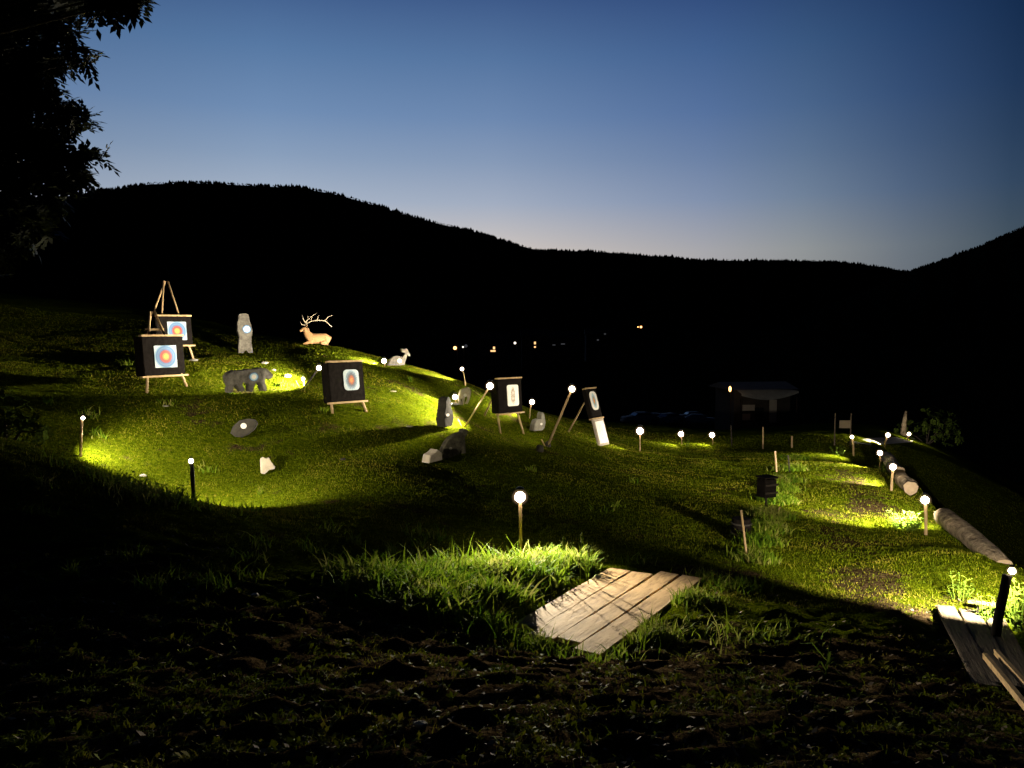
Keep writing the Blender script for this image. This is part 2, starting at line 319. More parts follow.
# ------------------------------------------------------------------ hills on the horizon
def profile(pts, px): return np.interp(px, [p[0] for p in pts], [p[1] for p in pts])
def hill(name, pts, D, depth, base=-12, rough=3, back=.55, fr=2.6):
    """a long ridge: its skyline as elevation against bearing, its front slope running down to the valley"""
    pxs = np.linspace(pts[0][0], pts[-1][0], 420); rows = 26; V = []
    for j in range(rows):
        s = j/(rows-1)*(1+back)                      # 0 foot .. 1 ridge .. beyond, falling behind
        for k, px in enumerate(pxs):
            rr = D - depth*(1-s)
            d = ray(px, profile(pts, px)); crest = CZ + d.z*D
            f = math.sin(min(s,1)*math.pi/2)**1.3 if s <= 1 else max(0, 1-((s-1)/back)**1.5*.9)
            wob = rough*(math.sin(px*.07+s*9)+math.sin(px*.19+s*4)+.8*math.sin(px*.45+j*3))*(1.5 if s<.9 else .5)
            lim = CZ + d.z*min(rr, D)
            z = base + (lim-base)*f + wob*f*max(0, 1-s)*2.0 - 3*min(1, abs(1-s)*20)
            V.append((d.x*rr, rr, z))
    n = len(pxs); idx = np.arange(n*rows).reshape(rows, n)
    q = np.stack([idx[:-1,:-1], idx[:-1,1:], idx[1:,1:], idx[1:,:-1]], -1).reshape(-1, 4)
    o = link(name, rad_mesh(name, V, q), M['hill'], smooth=True); tag(o, kind='structure')
    # conifers along the ridge
    nt_ = int((pts[-1][0]-pts[0][0])*fr); TV = []; TF = []
    for i in range(nt_):
        px = random.uniform(pts[0][0], pts[-1][0]); Dd = D*random.uniform(.985, 1.01)
        d = ray(px, profile(pts, px)); zc = CZ + d.z*D; h = random.uniform(4, 9)*D/2200*(1+.6*math.sin(px*.11)*math.sin(px*.043+1))*(1.7 if random.random() < .06 else 1); r = h*random.uniform(.3,.6)
        b = len(TV); cxp = d.x*Dd; zb = zc-h*.55
        for k in range(6): a = k*math.pi/3; TV.append((cxp+r*math.cos(a), Dd+r*math.sin(a), zb))
        TV.append((cxp, Dd, zb+h))
        for k in range(6): TF.append((b+k, b+(k+1) % 6, b+6))
    t = link('ridge_forest', rad_mesh('ridge_forest', TV, TF), M['hill'])
    return t
L_ = [(-700,330),(-300,235),(0,205),(60,197),(100,191),(130,187),(150,184),(200,183),(260,186),(300,188),(335,194),(370,204),(400,213),(440,224),(480,233),(510,243),(545,252),(600,272),(680,300),(760,328),(800,336)]
M_ = [(300,262),(450,256),(545,250),(600,252),(640,255),(700,260),(760,261),(820,261),(860,264),(905,271),(960,280),(1100,300),(1300,325)]
R_ = [(760,334),(840,300),(905,273),(925,266),(950,258),(980,246),(1024,227),(1100,196),(1250,150),(1600,200),(1900,300)]
f1 = hill('hill', L_, 2200, 1500); tag(f1, 'dark conifers lining the crest of the large left hill', 'forest', kind='stuff')
f2 = hill('hill', M_, 4200, 1700, fr=2.0); tag(f2, 'tiny dark trees along the low distant ridge in the middle', 'forest', kind='stuff')
f3 = hill('hill', R_, 1700, 1100, fr=3); tag(f3, 'dark conifers lining the slope rising at the right edge', 'forest', kind='stuff')

# ------------------------------------------------------------------ world
w = bpy.data.worlds.new("World"); sc.world = w; w.use_nodes = True; nt = w.node_tree
bg = nt.nodes['Background']
tc = nt.nodes.new('ShaderNodeTexCoord'); sp = nt.nodes.new('ShaderNodeSeparateXYZ'); nt.links.new(tc.outputs['Generated'], sp.inputs[0])
def wramp(sock, st, lo=None, hi=None):
    mr = nt.nodes.new('ShaderNodeMapRange'); mr.inputs['From Min'].default_value = lo; mr.inputs['From Max'].default_value = hi
    nt.links.new(sock, mr.inputs['Value'])
    r = nt.nodes.new('ShaderNodeValToRGB'); r.color_ramp.interpolation = 'B_SPLINE' if False else 'LINEAR'; e = r.color_ramp.elements
    st = [((p-lo)/(hi-lo), c) for p, c in st]
    e[0].position, e[0].color = st[0][0], (*st[0][1], 1); e[1].position, e[1].color = st[1][0], (*st[1][1], 1)
    for p, c in st[2:]: k = e.new(p); k.color = (*c, 1)
    nt.links.new(mr.outputs[0], r.inputs[0]); return r.outputs[0]
elev = wramp(sp.outputs['Z'], [(-.02,(.02,.02,.02)),(.03,(.66,.55,.46)),(.097,(.67,.61,.54)),(.16,(.38,.45,.56)),(.21,(.25,.345,.50)),(.26,(.16,.265,.455)),(.325,(.095,.19,.37)),(.394,(.045,.1,.25)),(.5,(.018,.045,.13)),(.7,(.004,.010,.035)),(1.0,(.002,.005,.016))], -.05, 1.0)
hyp = nt.nodes.new('ShaderNodeVectorMath'); hyp.operation = 'NORMALIZE'
cmb = nt.nodes.new('ShaderNodeCombineXYZ'); nt.links.new(sp.outputs['X'], cmb.inputs[0]); nt.links.new(sp.outputs['Y'], cmb.inputs[1]); nt.links.new(cmb.outputs[0], hyp.inputs[0])
sp2 = nt.nodes.new('ShaderNodeSeparateXYZ'); nt.links.new(hyp.outputs[0], sp2.inputs[0])
az = wramp(sp2.outputs['X'], [(-1,(.10,.12,.15)),(-.62,(.7,.72,.75)),(-.3,(1,1,1)),(-.02,(.95,.93,.95)),(.24,(.58,.63,.75)),(.35,(.42,.49,.57)),(.45,(.22,.29,.39)),(.54,(.085,.14,.21)),(.65,(.04,.07,.12)),(1,(.02,.03,.05))], -1, 1)
bk = wramp(sp2.outputs['Y'], [(-1,(.02,.03,.05)),(.3,(.05,.06,.09)),(.6,(.6,.6,.62)),(.78,(1,1,1)),(1,(1,1,1))], -1, 1)
def mul(a, b):
    x = nt.nodes.new('ShaderNodeMix'); x.data_type = 'RGBA'; x.blend_type = 'MULTIPLY'; x.inputs['Factor'].default_value = 1
    nt.links.new(a, x.inputs['A']); nt.links.new(b, x.inputs['B']); return x.outputs['Result']
sky = nt.nodes.new('ShaderNodeTexSky'); sky.sky_type = 'NISHITA'; sky.sun_disc = False; sky.sun_elevation = R(-3); sky.sun_rotation = R(-15)
sm = nt.nodes.new('ShaderNodeVectorMath'); sm.operation = 'SCALE'; sm.inputs['Scale'].default_value = .002; nt.links.new(sky.outputs[0], sm.inputs[0])
ad = nt.nodes.new('ShaderNodeVectorMath'); nt.links.new(mul(mul(elev, az), bk), ad.inputs[0]); nt.links.new(sm.outputs[0], ad.inputs[1])
nt.links.new(ad.outputs[0], bg.inputs['Color']); bg.inputs['Strength'].default_value = 1.0
sd = bpy.data.lights.new('sun', 'SUN'); sd.energy = .002; sd.angle = R(20); sd.color = (.8,.85,1); so = bpy.data.objects.new('sun', sd); col.objects.link(so)
so.rotation_euler = (R(84), 0, R(180-15)); so.location = (0, 0, 50)
sc.view_settings.view_transform = 'Standard'; sc.view_settings.look = 'None'; sc.view_settings.exposure = 0; sc.view_settings.gamma = 1

# ------------------------------------------------------------------ garden lamps
LC = (1, .87, .64); PW = 7
def lamp(head, base, aim, power, label, Y=None, rb=.06, cone=135, post='wood', rp=.016, lens='lens', group='spot lamps on stakes', lean=False, name='stake_lamp', blend=.55, hr=None, light_off=None, col_=None):
    b = G(base[0], Y) if Y else ground(*base)
    Yb = b.y
    h = P(head[0], head[1], Yb)
    if h.z < b.z + .08: h.z = b.z + .08
    root = empty(name, b); tag(root, label, 'lamp', group)
    a = aim if isinstance(aim, Vector) else (ground(*aim) - h)
    a = a.normalized()
    top = h - b; m = M[post]
    if lean:
        side = Vector((0, .25, 0)); MB().tube([(0,0,-.1), top*.97], [rp*1.15, rp], 8).build('stake', m, root, True)
        MB().tube([(.0,0,-.03), (0+.10*(1 if top.x<0 else -1), .03, .16)], [rp*.8, rp*.7], 6).build('prop', m, root, True)
    else:
        bx = Vector((0,0,0)); MB().tube([(0,0,-.15), (top.x*.4, 0, top.z*.5), (top.x*.75, top.y, max(top.z-rb*.9, top.z*.6))], [rp*1.1, rp, rp], 8).build('stake', m, root, True)
    # housing behind the lens: a short cone along the beam
    zc = Vector((0,0,1)); mb = MB(); mb.tube([top + zc*rb*1.12, top + zc*rb*1.32, top + zc*rb*1.45], [rb*.62, rb*.5, rb*.15], 14)
    mb.build('lamp_housing', M['blackmetal'], root, True)
    lb = MB().ball(top, rb*.72, 26, 16).build('bulb', M[lens], root, True)
    dfo = MB().ball((0,0,0), 1, 26, 16).build('glow_halo', glow_halo('added_lamp_halo', (1,.64,.34), 1.6/rb), root, True); dfo.location = top; dfo.scale = (rb*1.3,)*3  # emissive ball added around the bulb as a warm halo
    ld = bpy.data.lights.new('spot', 'SPOT'); ld.energy = power*PW; ld.spot_size = R(cone); ld.spot_blend = blend; ld.color = col_ or LC; ld.shadow_soft_size = .03
    lo = bpy.data.objects.new('spot_light', ld); col.objects.link(lo); lo.parent = root; lo.location = top + a*(rb*1.3+.02)
    lo.rotation_euler = a.to_track_quat('-Z', 'Y').to_euler()
    return root
lamps = [
 dict(head=(83,418), base=(80,457), aim=(150,462), power=62.0986, label='small spot lamp on a thin stake, leftmost on the slope', rb=.035, cone=140, post='wood', rp=.02),
 dict(head=(191,461), base=(190,507), aim=(240,496), power=86.8728, label='small lamp on a black post at the edge of the dark lower left bank', Y=10.0, rb=.04, cone=140, post='blackmetal', rp=.028),
 dict(head=(319,368), base=(300,388), aim=(185,368), power=303.751, label='lit lamp on a leaning stick left of the middle dark target', rb=.07, cone=120, lean=True, post='darkwood'),
 dict(head=(303,379), base=(304,386), aim=(250,386), power=13.365, label='low lamp added at a bright white spot beside the foot of a leaning stick', rb=.045, cone=120),  # lamp added in place of a lit stone, to brighten the grass strip
 dict(head=(384,361), base=(385,367), aim=(330,354), power=149.5, label='low lamp behind the rump of the lying deer silhouette', rb=.08, cone=110),
 dict(head=(462,369), base=(466,386), aim=(425,372), power=169, label='small lamp high on a thin stake above the grey goat silhouette', rb=.06, cone=100),
 dict(head=(455,397), base=(456,404), aim=(408,401), power=154.375, label='low lamp touching the left side of the grey goat silhouette', rb=.08, cone=120),
 dict(head=(490,386), base=(462,410), aim=(395,405), power=326.508, Y=16.8, label='bright lamp on a leaning stick just left of the tall-legged target', rb=.095, cone=130, lean=True),
 dict(head=(532,402), base=(529,418), aim=(484,404), power=110, label='bright lamp on a short stake above the grey squirrel silhouette', rb=.082, cone=120),
 dict(head=(572,389), base=(546,423), Y=17.4, aim=Vector((-1,.30,-.28)), power=15.7248, label='bright lamp on a long leaning pole left of the double target', rb=.09, cone=130, lean=True, rp=.024),
 dict(head=(640,431), base=(641,445), Y=20.6, aim=Vector((-1,.0,-.18)), power=24.96, label='bright lamp right of the double target, leftmost of the three at the far edge', rb=.12, cone=130),
 dict(head=(681,434), base=(682,445), aim=(660,445), power=18, label='bright lamp in the middle of the three at the far edge', rb=.11, cone=120),
 dict(head=(712,435), base=(713,445), aim=(695,446), power=20, label='bright lamp with a lit grass strip, rightmost of the three at the far edge', rb=.11, cone=120),
 dict(head=(852,437), base=(854,456), aim=(822,457), power=99, label='lamp on a tan stake right in front of the small notice panel', rb=.065, blend=.8, cone=88, rp=.03),
 dict(head=(888,435), base=(884,447), aim=(870,441), power=40, label='farthest lamp of the path row, beside the pale gravel', rb=.09, cone=120, rp=.03),
 dict(head=(909,434), base=(907,440), aim=(935,436), power=22, label='small lamp at the foot of the pale trunk beside the dim shrub', rb=.08, cone=130, rp=.03),
 dict(head=(880,453), base=(884,467), aim=(845,465), power=120, Y=18.6, label='lamp above a weed clump, directly below the farthest path lamp', rb=.08, blend=.8, cone=85, rp=.025),
 dict(head=(893,467), base=(896,480), aim=(852,480), power=120, Y=15.2, label='lamp at the cut face of a log, between two neighbours of the path row', rb=.08, blend=.8, cone=85, rp=.025),
 dict(head=(925,500), base=(933,532), aim=(862,514), power=365.585, Y=10.9, label='bright path lamp at the left end of the longest log', rb=.075, cone=98, rp=.022, blend=.9, name='stake_lamp'),
 dict(head=(1012,571), base=(1004,648), aim=(930,590), power=206.635, label='nearest path lamp on a thick black post at the right edge', Y=6.3, rb=.038, blend=.8, cone=92, post='darkwood', rp=.036),
]
for d in lamps: lamp(**d)
# the bright one in the middle, with its own wider beam back over the tall grass and the planks
ml = lamp((520,497), (521,553), Vector((.10,-.92,-.42)), 200, 'brightest lamp on a thin pale stake behind the tall grass and planks', Y=9.2, rb=.088, cone=110, rp=.02, blend=.7)

# ------------------------------------------------------------------ targets on easels
def rrect(w_, h_, r, n=4):
    pts = []
    for cx_, cy_, a0 in ((w_/2-r, h_/2-r, 0), (-w_/2+r, h_/2-r, 90), (-w_/2+r, -h_/2+r, 180), (w_/2-r, -h_/2+r, 270)):
        for k in range(n+1): a = R(a0+90*k/n); pts.append((cx_+r*math.cos(a), cy_+r*math.sin(a)))
    return pts
def paper(name, pts, m, parent, loc, tilt, rot=0, label=None, th=.006):
    """thin sheet in the XZ plane facing -Y"""
    bm = bmesh.new(); vs = [bm.verts.new((x, 0, z)) for x, z in pts]; f = bm.faces.new(vs)
    e = bmesh.ops.extrude_face_region(bm, geom=[f]); bmesh.ops.translate(bm, vec=(0, -th, 0), verts=[v for v in e['geom'] if isinstance(v, bmesh.types.BMVert)])
    bmesh.ops.recalc_face_normals(bm, faces=bm.faces); me = bpy.data.meshes.new(name); bm.to_mesh(me); bm.free()
    o = link(name, me, m, parent); o.location = loc; o.rotation_euler = Euler((tilt, rot, 0), 'XYZ'); return o
def target(base, Y, a, w_, h_, th, bot, tilt, H, label, face, fw, fh, foff=(0,0), fr=.01, poles=False, rear=1.0, rails='wood', face_rot=0, lower=None, scalef=None, leg_m='wood', front_legs=True):
    b = G(base, Y); root = empty('archery_target', b, R(a)); tag(root, label, 'archery target', 'archery targets on the slope')
    tl = R(tilt); rm = Matrix.Rotation(-tl, 3, 'X'); up = rm @ Vector((0,0,1)); out = rm @ Vector((0,-1,0))
    c0 = Vector((0, 0, bot)) ; cen = c0 + up*h_/2
    # board: a thick foam block
    bm = bmesh.new(); bmesh.ops.create_cube(bm, size=1)
    for v in bm.verts: v.co = Vector((v.co.x*w_, v.co.y*th, v.co.z*h_))
    bmesh.ops.bevel(bm, geom=bm.edges[:], offset=.015, segments=2, affect='EDGES')
    for v in bm.verts: v.co = cen + rm @ (v.co + Vector((0, th/2, 0)))
    me = bpy.data.meshes.new('board'); bm.to_mesh(me); bm.free(); link('board', me, M['foam'], root)
    r_ = .022
    for nm, zz, ww in (('top_rail', h_+.012, w_*1.02), ('bottom_rail', -.02, w_*1.10)):
        MB().box(c0 + up*zz + out*(-.03), (ww, .11, .035), rm).build(nm, M[rails], root)
    mf = M[face]
    s = 1.0/(fw/2)
    f = paper('target_face', rrect(fw, fh, fr), mf, root, c0 + up*(h_/2+foff[1]) + Vector((foff[0],0,0)) + out*.004, -tl, face_rot)
    # printed rings scale with the sheet: radius 1 at the sheet's half width
    f.data.transform(Matrix.Scale(s, 4)); f.scale = (1/s, 1/s, 1/s)
    if front_legs:
        for sx in (-1, 1):
            foot = Vector((sx*(w_/2*.98), -.05, -gap(b, a, sx*w_/2, -.05))); topp = Vector((sx*.05, th+.10, H))
            if H < bot+h_+.1: topp.x = sx*w_*.32
            MB().tube([foot, topp], [r_*1.15, r_], 7).build('leg', M[leg_m], root, True)
    rx = -.5 if poles else 0
    foot = Vector((rx, th*.5 + rear*(.75 if poles else 1), -gap(b, a, rx, rear))); MB().tube([foot, (0, th+.12, H)], [r_*1.1, r_], 7).build('rear_leg', M[leg_m], root, True)
    if H > bot+h_+.1 and not poles:
        zz = bot+h_+.12; t = zz/H; MB().box((0, th+.04, zz), (2*(w_/2*(1-t)+.05*t)+.10, .03, .05)).build('crossbar', M[leg_m], root)
    if lower:
        lw, lh, lface = lower
        bm = bmesh.new(); bmesh.ops.create_cube(bm, size=1)
        for v in bm.verts: v.co = c0 - up*(lh/2+.045) + rm @ Vector((v.co.x*lw, v.co.y*.05+.02, v.co.z*lh))
        me = bpy.data.meshes.new('lower_board'); bm.to_mesh(me); bm.free(); link('lower_board', me, M['lfoam'], root)
        f2 = paper('lower_target_face', rrect(lw*.8, lh*.84, .02), M[lface], root, c0 - up*(lh/2+.045) + out*.014, -tl)
        s2 = 1/(lw*.4); f2.data.transform(Matrix.Scale(s2, 4)); f2.scale = (1/s2,)*3
    return root
def gap(b, a, lx, ly):
    """how far the ground lies below the base at a local offset"""
    ca, sa = math.cos(R(a)), math.sin(R(a)); x = b.x + lx*ca - ly*sa; y = b.y + lx*sa + ly*ca
    return b.z - g1(x, y) + .03
target(165, 15.0, 55, .86, .76, .30, .26, 5, 1.50, 'dark board with blue, red and yellow ring face on a short A-frame, nearest the camera', 'face_ring', .46, .43, (.03,-.02), rear=.9)
target(176, 17.6, 50, .84, .66, .28, .36, 6, 1.83, 'dark board with ring face hung on three tall poles, partly hidden behind the nearer one', 'face_ring', .44, .42, (.06,-.01), rear=1.1, poles=True)
target(348, 15.5, 42, .80, .80, .30, .20, 8, .92, 'dark board with rounded pale blue face and orange centre, below scrubby brush', 'face_diamond', .35, .42, (.10,.03), .08, rear=.8)
target(511, 18.0, 42, .76, .80, .26, .50, 4, 1.20, 'dark board on long legs with a white figure print, between two bright lamps', 'face_figure', .36, .50, (.08,.0), .05, rear=.9)
target(598, 20.0, 50, .50, .78, .13, .72, 17, 1.35, 'leaning double target, dark upper board above a pale lower board', 'face_small', .32, .50, (.02,.06), .12, rear=.9, lower=(.48,.70,'face_pale'), front_legs=False)

# ------------------------------------------------------------------ foam silhouettes
def slab(name, outline, base, m, label, cat, th=.14, yaw=20, disc=None, group='foam animal silhouettes on the slope', mirror=1, Y=None, sink=-.045, discmat='disc', tilt=0):
    b = G(base[0], Y) if Y else ground(*base)
    s = b.y/F
    cosw = math.cos(R(yaw) - math.atan2(-b.x, b.y))
    cosw = max(.45, abs(cosw))
    root = empty(name, b, R(yaw)); tag(root, label, cat, group)
    pts = [((x*s)/cosw, y*s) for x, y in outline]
    bm = bmesh.new(); vs = [bm.verts.new((x, -th/2, z-sink)) for x, z in pts]; f = bm.faces.new(vs)
    e = bmesh.ops.extrude_face_region(bm, geom=[f]); bmesh.ops.translate(bm, vec=(0, th, 0), verts=[v for v in e['geom'] if isinstance(v, bmesh.types.BMVert)])
    bmesh.ops.recalc_face_normals(bm, faces=bm.faces)
    rim = [ed for ed in bm.edges if len(ed.link_faces) == 2 and ed.calc_face_angle(0) > 1.2 and abs(ed.verts[0].co.y-ed.verts[1].co.y) < 1e-6]
    bmesh.ops.bevel(bm, geom=rim, offset=.010, segments=2, affect='EDGES', clamp_overlap=True)
    if tilt: bmesh.ops.rotate(bm, cent=(0,0,0), matrix=Matrix.Rotation(R(tilt), 3, 'X'), verts=bm.verts)
    me = bpy.data.meshes.new('body'); bm.to_mesh(me); bm.free(); link('body', me, m, root)
    if disc:
        x, y, r = disc; n = 20
        p = [(math.cos(2*math.pi*k/n), math.sin(2*math.pi*k/n)) for k in range(n)]
        o = paper('aiming_spot', p, M[discmat], root, (x*s/cosw, -th/2-.004, y*s-sink), 0, th=.05); o.scale = (r*s/cosw, .05, r*s)
        if tilt: o.location = Matrix.Rotation(R(tilt), 3, 'X') @ Vector(o.location); o.rotation_euler = (R(tilt),0,0)
    return root
def z2(pts, ox, oy, k): return [((x-ox)/k, (oy-y)/k) for x, y in pts]
bear = z2([(117,355),(120,300),(124,250),(113,205),(115,170),(121,140),(125,110),(140,104),(168,104),(182,110),(190,150),(200,185),(205,215),(198,250),(196,290),(207,355),(178,355),(168,342),(155,342),(148,356)], 160, 357, 6.4)
slab('bear_silhouette', bear, (245,355), M['midgrey'], 'grey standing bear silhouette with a white and blue spot on its chest', 'archery animal', .12, 38, (1.5,24,4.0))
boar = z2([(48,535),(46,510),(60,490),(90,476),(130,479),(175,470),(215,474),(250,464),(285,474),(308,492),(324,518),(320,534),(300,542),(278,534),(272,556),(282,590),(282,618),(264,618),(254,582),(238,558),(216,562),(203,590),(198,618),(180,618),(182,580),(172,560),(138,558),(136,570),(150,600),(146,612),(132,612),(112,585),(98,562),(84,574),(76,614),(58,616),(56,590),(62,572)], 180, 618, 6.4)
slab('boar_silhouette', boar, (248,397), M['midgrey'], 'grey walking boar silhouette with a blue spot, in front of the lit strip', 'archery animal', .20, 48, (3.5,15,4.5), sink=-.10)
deer = z2([(330,535),(345,480),(380,410),(430,368),(490,352),(545,365),(590,385),(635,345),(650,295),(605,290),(578,262),(588,215),(640,228),(690,213),(712,260),(748,340),(748,368),(715,368),(690,342),(682,400),(655,460),(640,535)], 490, 535, 19.2)
slab('deer_silhouette', deer, (396,367), M['midgrey'], 'small grey lying deer silhouette with raised head and white spot', 'archery animal', .14, 30, (2.6,4.3,2.1), discmat='disc_white')
marm = [(x*.6+3, y) for x, y in [(-6,0),(6,0),(8,7),(7,14),(4,19),(4,25),(1,30),(-3,29),(-5,25),(-5,20),(-7,14),(-8,6)]]
slab('marmot_silhouette', marm, (442,429), M['darkfoam'], 'upright marmot silhouette with dark side, casting a long shadow left', 'archery animal', .22, 58, (1.5,12,1.6), discmat='disc_white')
beast = z2([(240,630),(245,570),(275,500),(320,440),(380,405),(438,392),(445,365),(480,360),(497,385),(485,415),(465,440),(468,500),(474,595),(440,600),(425,562),(405,600),(330,625)], 355, 622, 9.6)
slab('wolverine_silhouette', beast, (452,459), M['camo'], 'dark hunched animal silhouette with pale patches beside a pale block', 'archery animal', .18, 30, (-3.5,9,1.5), discmat='grey')
blk = z2([(110,675),(125,600),(160,585),(198,555),(235,590),(242,660)], 175, 675, 9.6)
slab('foam_block', blk, (432,465), M['cream'], 'pale faceted foam block with black side left of the hunched animal', 'archery animal', .22, 45)
goat = z2([(245,600),(228,545),(225,500),(240,450),(255,405),(300,387),(350,372),(376,395),(383,450),(370,520),(338,592),(318,590),(345,530),(346,500),(312,490),(302,530),(292,602),(275,600),(280,545),(272,510),(252,525),(268,600)], 300, 602, 12.8)
slab('goat_silhouette', goat, (464,407), M['cream'], 'pale grey goat silhouette seen from behind next to a low lamp', 'archery animal', .12, 20, (.5,10,1.6), discmat='disc_white')
sq = z2([(112,500),(120,440),(140,398),(172,388),(184,392),(186,345),(198,325),(214,350),(227,430),(215,480),(197,500)], 165, 500, 9.6)
slab('squirrel_silhouette', sq, (537,432), M['grey'], 'grey squirrel silhouette with upright tail and white spot', 'archery animal', .20, 35, (1.8,6.5,1.2), discmat='disc_white')
tur = z2([(130,300),(160,220),(230,152),(330,130),(410,142),(440,190),(400,260),(330,320),(250,352),(180,345)], 270, 352, 12)
slab('badger_silhouette', tur, (243,441), M['darkfoam'], 'low dark rounded animal silhouette with a small white disc', 'archery animal', .12, 10, (1.0,11,2.9), discmat='disc_white', tilt=-12)
owl = z2([(447,690),(445,620),(445,552),(468,535),(490,548),(520,545),(540,590),(575,635),(567,655),(520,662),(475,696)], 500, 694, 9.6)
slab('owl_silhouette', owl, (267,476), M['cream'], 'small pale cream owl silhouette, lowest on the lit slope', 'archery animal', .10, 30)

# ------------------------------------------------------------------ lying elk, a full round figure
def skin(name, verts, edges, radii, m, parent=None, sub=2, root_i=0):
    me = bpy.data.meshes.new(name); me.from_pydata([tuple(v) for v in verts], edges, []); me.update()
    o = bpy.data.objects.new(name, me); col.objects.link(o)
    md = o.modifiers.new('skin', 'SKIN'); md.use_smooth_shade = True
    for i, r in enumerate(radii):
        rr = r if hasattr(r, '__len__') else (r, r)
        me.skin_vertices[0].data[i].radius = rr; me.skin_vertices[0].data[i].use_root = (i == root_i)
    ms = o.modifiers.new('sub', 'SUBSURF'); ms.levels = sub; ms.render_levels = sub
    dg = bpy.context.evaluated_depsgraph_get(); dg.update(); em = bpy.data.meshes.new_from_object(o.evaluated_get(dg))
    o.modifiers.clear(); o.data = em; em.materials.clear(); em.materials.append(m)
    for p in em.polygons: p.use_smooth = True
    if parent: o.parent = parent
    return o
eb = G(317, 23); er = empty('elk_figure', eb, R(12)); tag(er, 'tan lying elk figure with long branching antlers on the crest', 'elk figure')
E = .03   # metres per pixel at its distance
body = [(13,0,5),(9,0,7.2),(3,0,7),(-3,0,7),(-7,0,7.6),(-10,0,12),(-11,0,17.2),(-13.5,0,16.0),(-16,0,13.8),   # rump..head..muzzle
        (9,-3,3.2),(4,-4.5,2.2),(9,-5,1.2),  (9,3,3.2),(4,4.5,2.2),(9,5,1.2),
        (-7,-3,3.5),(-13,-3.6,1.5),(-8,-4,1.0), (-7,3,3.5),(-13,3.6,1.5),(-8,4,1.0)]
edg = [(0,1),(1,2),(2,3),(3,4),(4,5),(5,6),(6,7),(7,8),(1,9),(9,10),(10,11),(1,12),(12,13),(13,14),(4,15),(15,16),(16,17),(4,18),(18,19),(19,20)]
rd = [3.9,6.0,5.7,5.5,5.6,4.0,2.8,2.0,1.3, 2.8,1.5,.7, 2.8,1.5,.7, 2.0,1.1,.7, 2.0,1.1,.7]
skin('body', [Vector(v)*E for v in body], edg, [r*E for r in rd], M['elk'], er, 2, 2)
for sy in (-1, 1):
    MB().tube([Vector((-10.2,sy*1.6,18.6))*E, Vector((-9.2,sy*3.2,19.8))*E, Vector((-8.2,sy*4.6,20.2))*E], [.5*E,.8*E,.15*E], 6).build('ear', M['elkneck'], er, True)
    mb = MB(); T = lambda pts, r0, r1: mb.tube([Vector((x, sy*y, z))*E for x, y, z in pts], [r0*E+(r1-r0)*E*i/(len(pts)-1) for i in range(len(pts))], 6)
    if sy < 0:   # the near beam sweeps back along the body
        T([(-11,1.2,19.5),(-8.5,4,22.5),(-4,6,24.5),(2,7,25),(8,7,24.8),(11,7,22.5),(15,6,18.5)], .75, .45)
        T([(-9.5,3,21.5),(-12,4,26),(-13,4,29.5)], .45, .15); T([(-5,5.5,24.3),(-3.5,6,29)], .45, .15)
        T([(1,7,25),(2.5,7,30)], .45, .15); T([(8.5,7,24.8),(12,7,28.5),(16,7,30)], .5, .18); T([(-10.8,1.5,20),(-14,3,21),(-15.5,3.2,24)], .45, .15)
    else:
        T([(-11,1.2,19.5),(-10,4,24),(-6,6,28),(-1,7.5,31.5),(1,8,32.5)], .7, .2)
        T([(-10.5,3,22),(-13.5,4,27),(-14,4,31)], .45, .15); T([(-8,5,26),(-8.5,6,30)], .4, .15)
    mb.build('antler', M['antler'], er, True)
mane = MB().ball(Vector((-9.2,0,12.8))*E, 3.9*E, 12, 8, (.75,.8,1.35)).build('mane', M['elkneck'], er, True)

# ------------------------------------------------------------------ plank bridge
def plank_mesh(p0, p1, w_, th, jag=.02, seed=0):
    """a board from p0 to p1 with a slightly worn outline"""
    rr = random.Random(seed); p0 = Vector(p0); p1 = Vector(p1); L = (p1-p0).length; n = 10
    t = (p1-p0).normalized(); sd_ = t.cross(Vector((0,0,1))).normalized(); up = sd_.cross(t)
    bm = bmesh.new(); rings = []
    for i in range(n+1):
        s = L*i/n; wa = w_/2 + rr.uniform(-1,1)*.004; wb = w_/2 + rr.uniform(-1,1)*.004; dz = rr.uniform(-.003,.003)
        s0 = s + (rr.uniform(-jag, jag) if i in (0, n) else 0); s1 = s + (rr.uniform(-jag, jag) if i in (0, n) else 0)
        rings.append([bm.verts.new(v) for v in ((-wa, s0, dz), (-wa, s0, th+dz), (wb, s1, th+dz), (wb, s1, dz))])
    for i in range(n):
        for k in range(4): bm.faces.new([rings[i][k], rings[i][(k+1)%4], rings[i+1][(k+1)%4], rings[i+1][k]])
    bm.faces.new(rings[0][::-1]); bm.faces.new(rings[-1])
    bmesh.ops.recalc_face_normals(bm, faces=bm.faces)
    sharp = [e for e in bm.edges if e.calc_face_angle(0) > 1.0]; bmesh.ops.bevel(bm, geom=sharp, offset=.006, segments=2, affect='EDGES')
    me = bpy.data.meshes.new('plank'); bm.to_mesh(me); bm.free()
    m = Matrix((( sd_.x, t.x, up.x, p0.x), (sd_.y, t.y, up.y, p0.y), (sd_.z, t.z, up.z, p0.z), (0,0,0,1)))
    return me, m
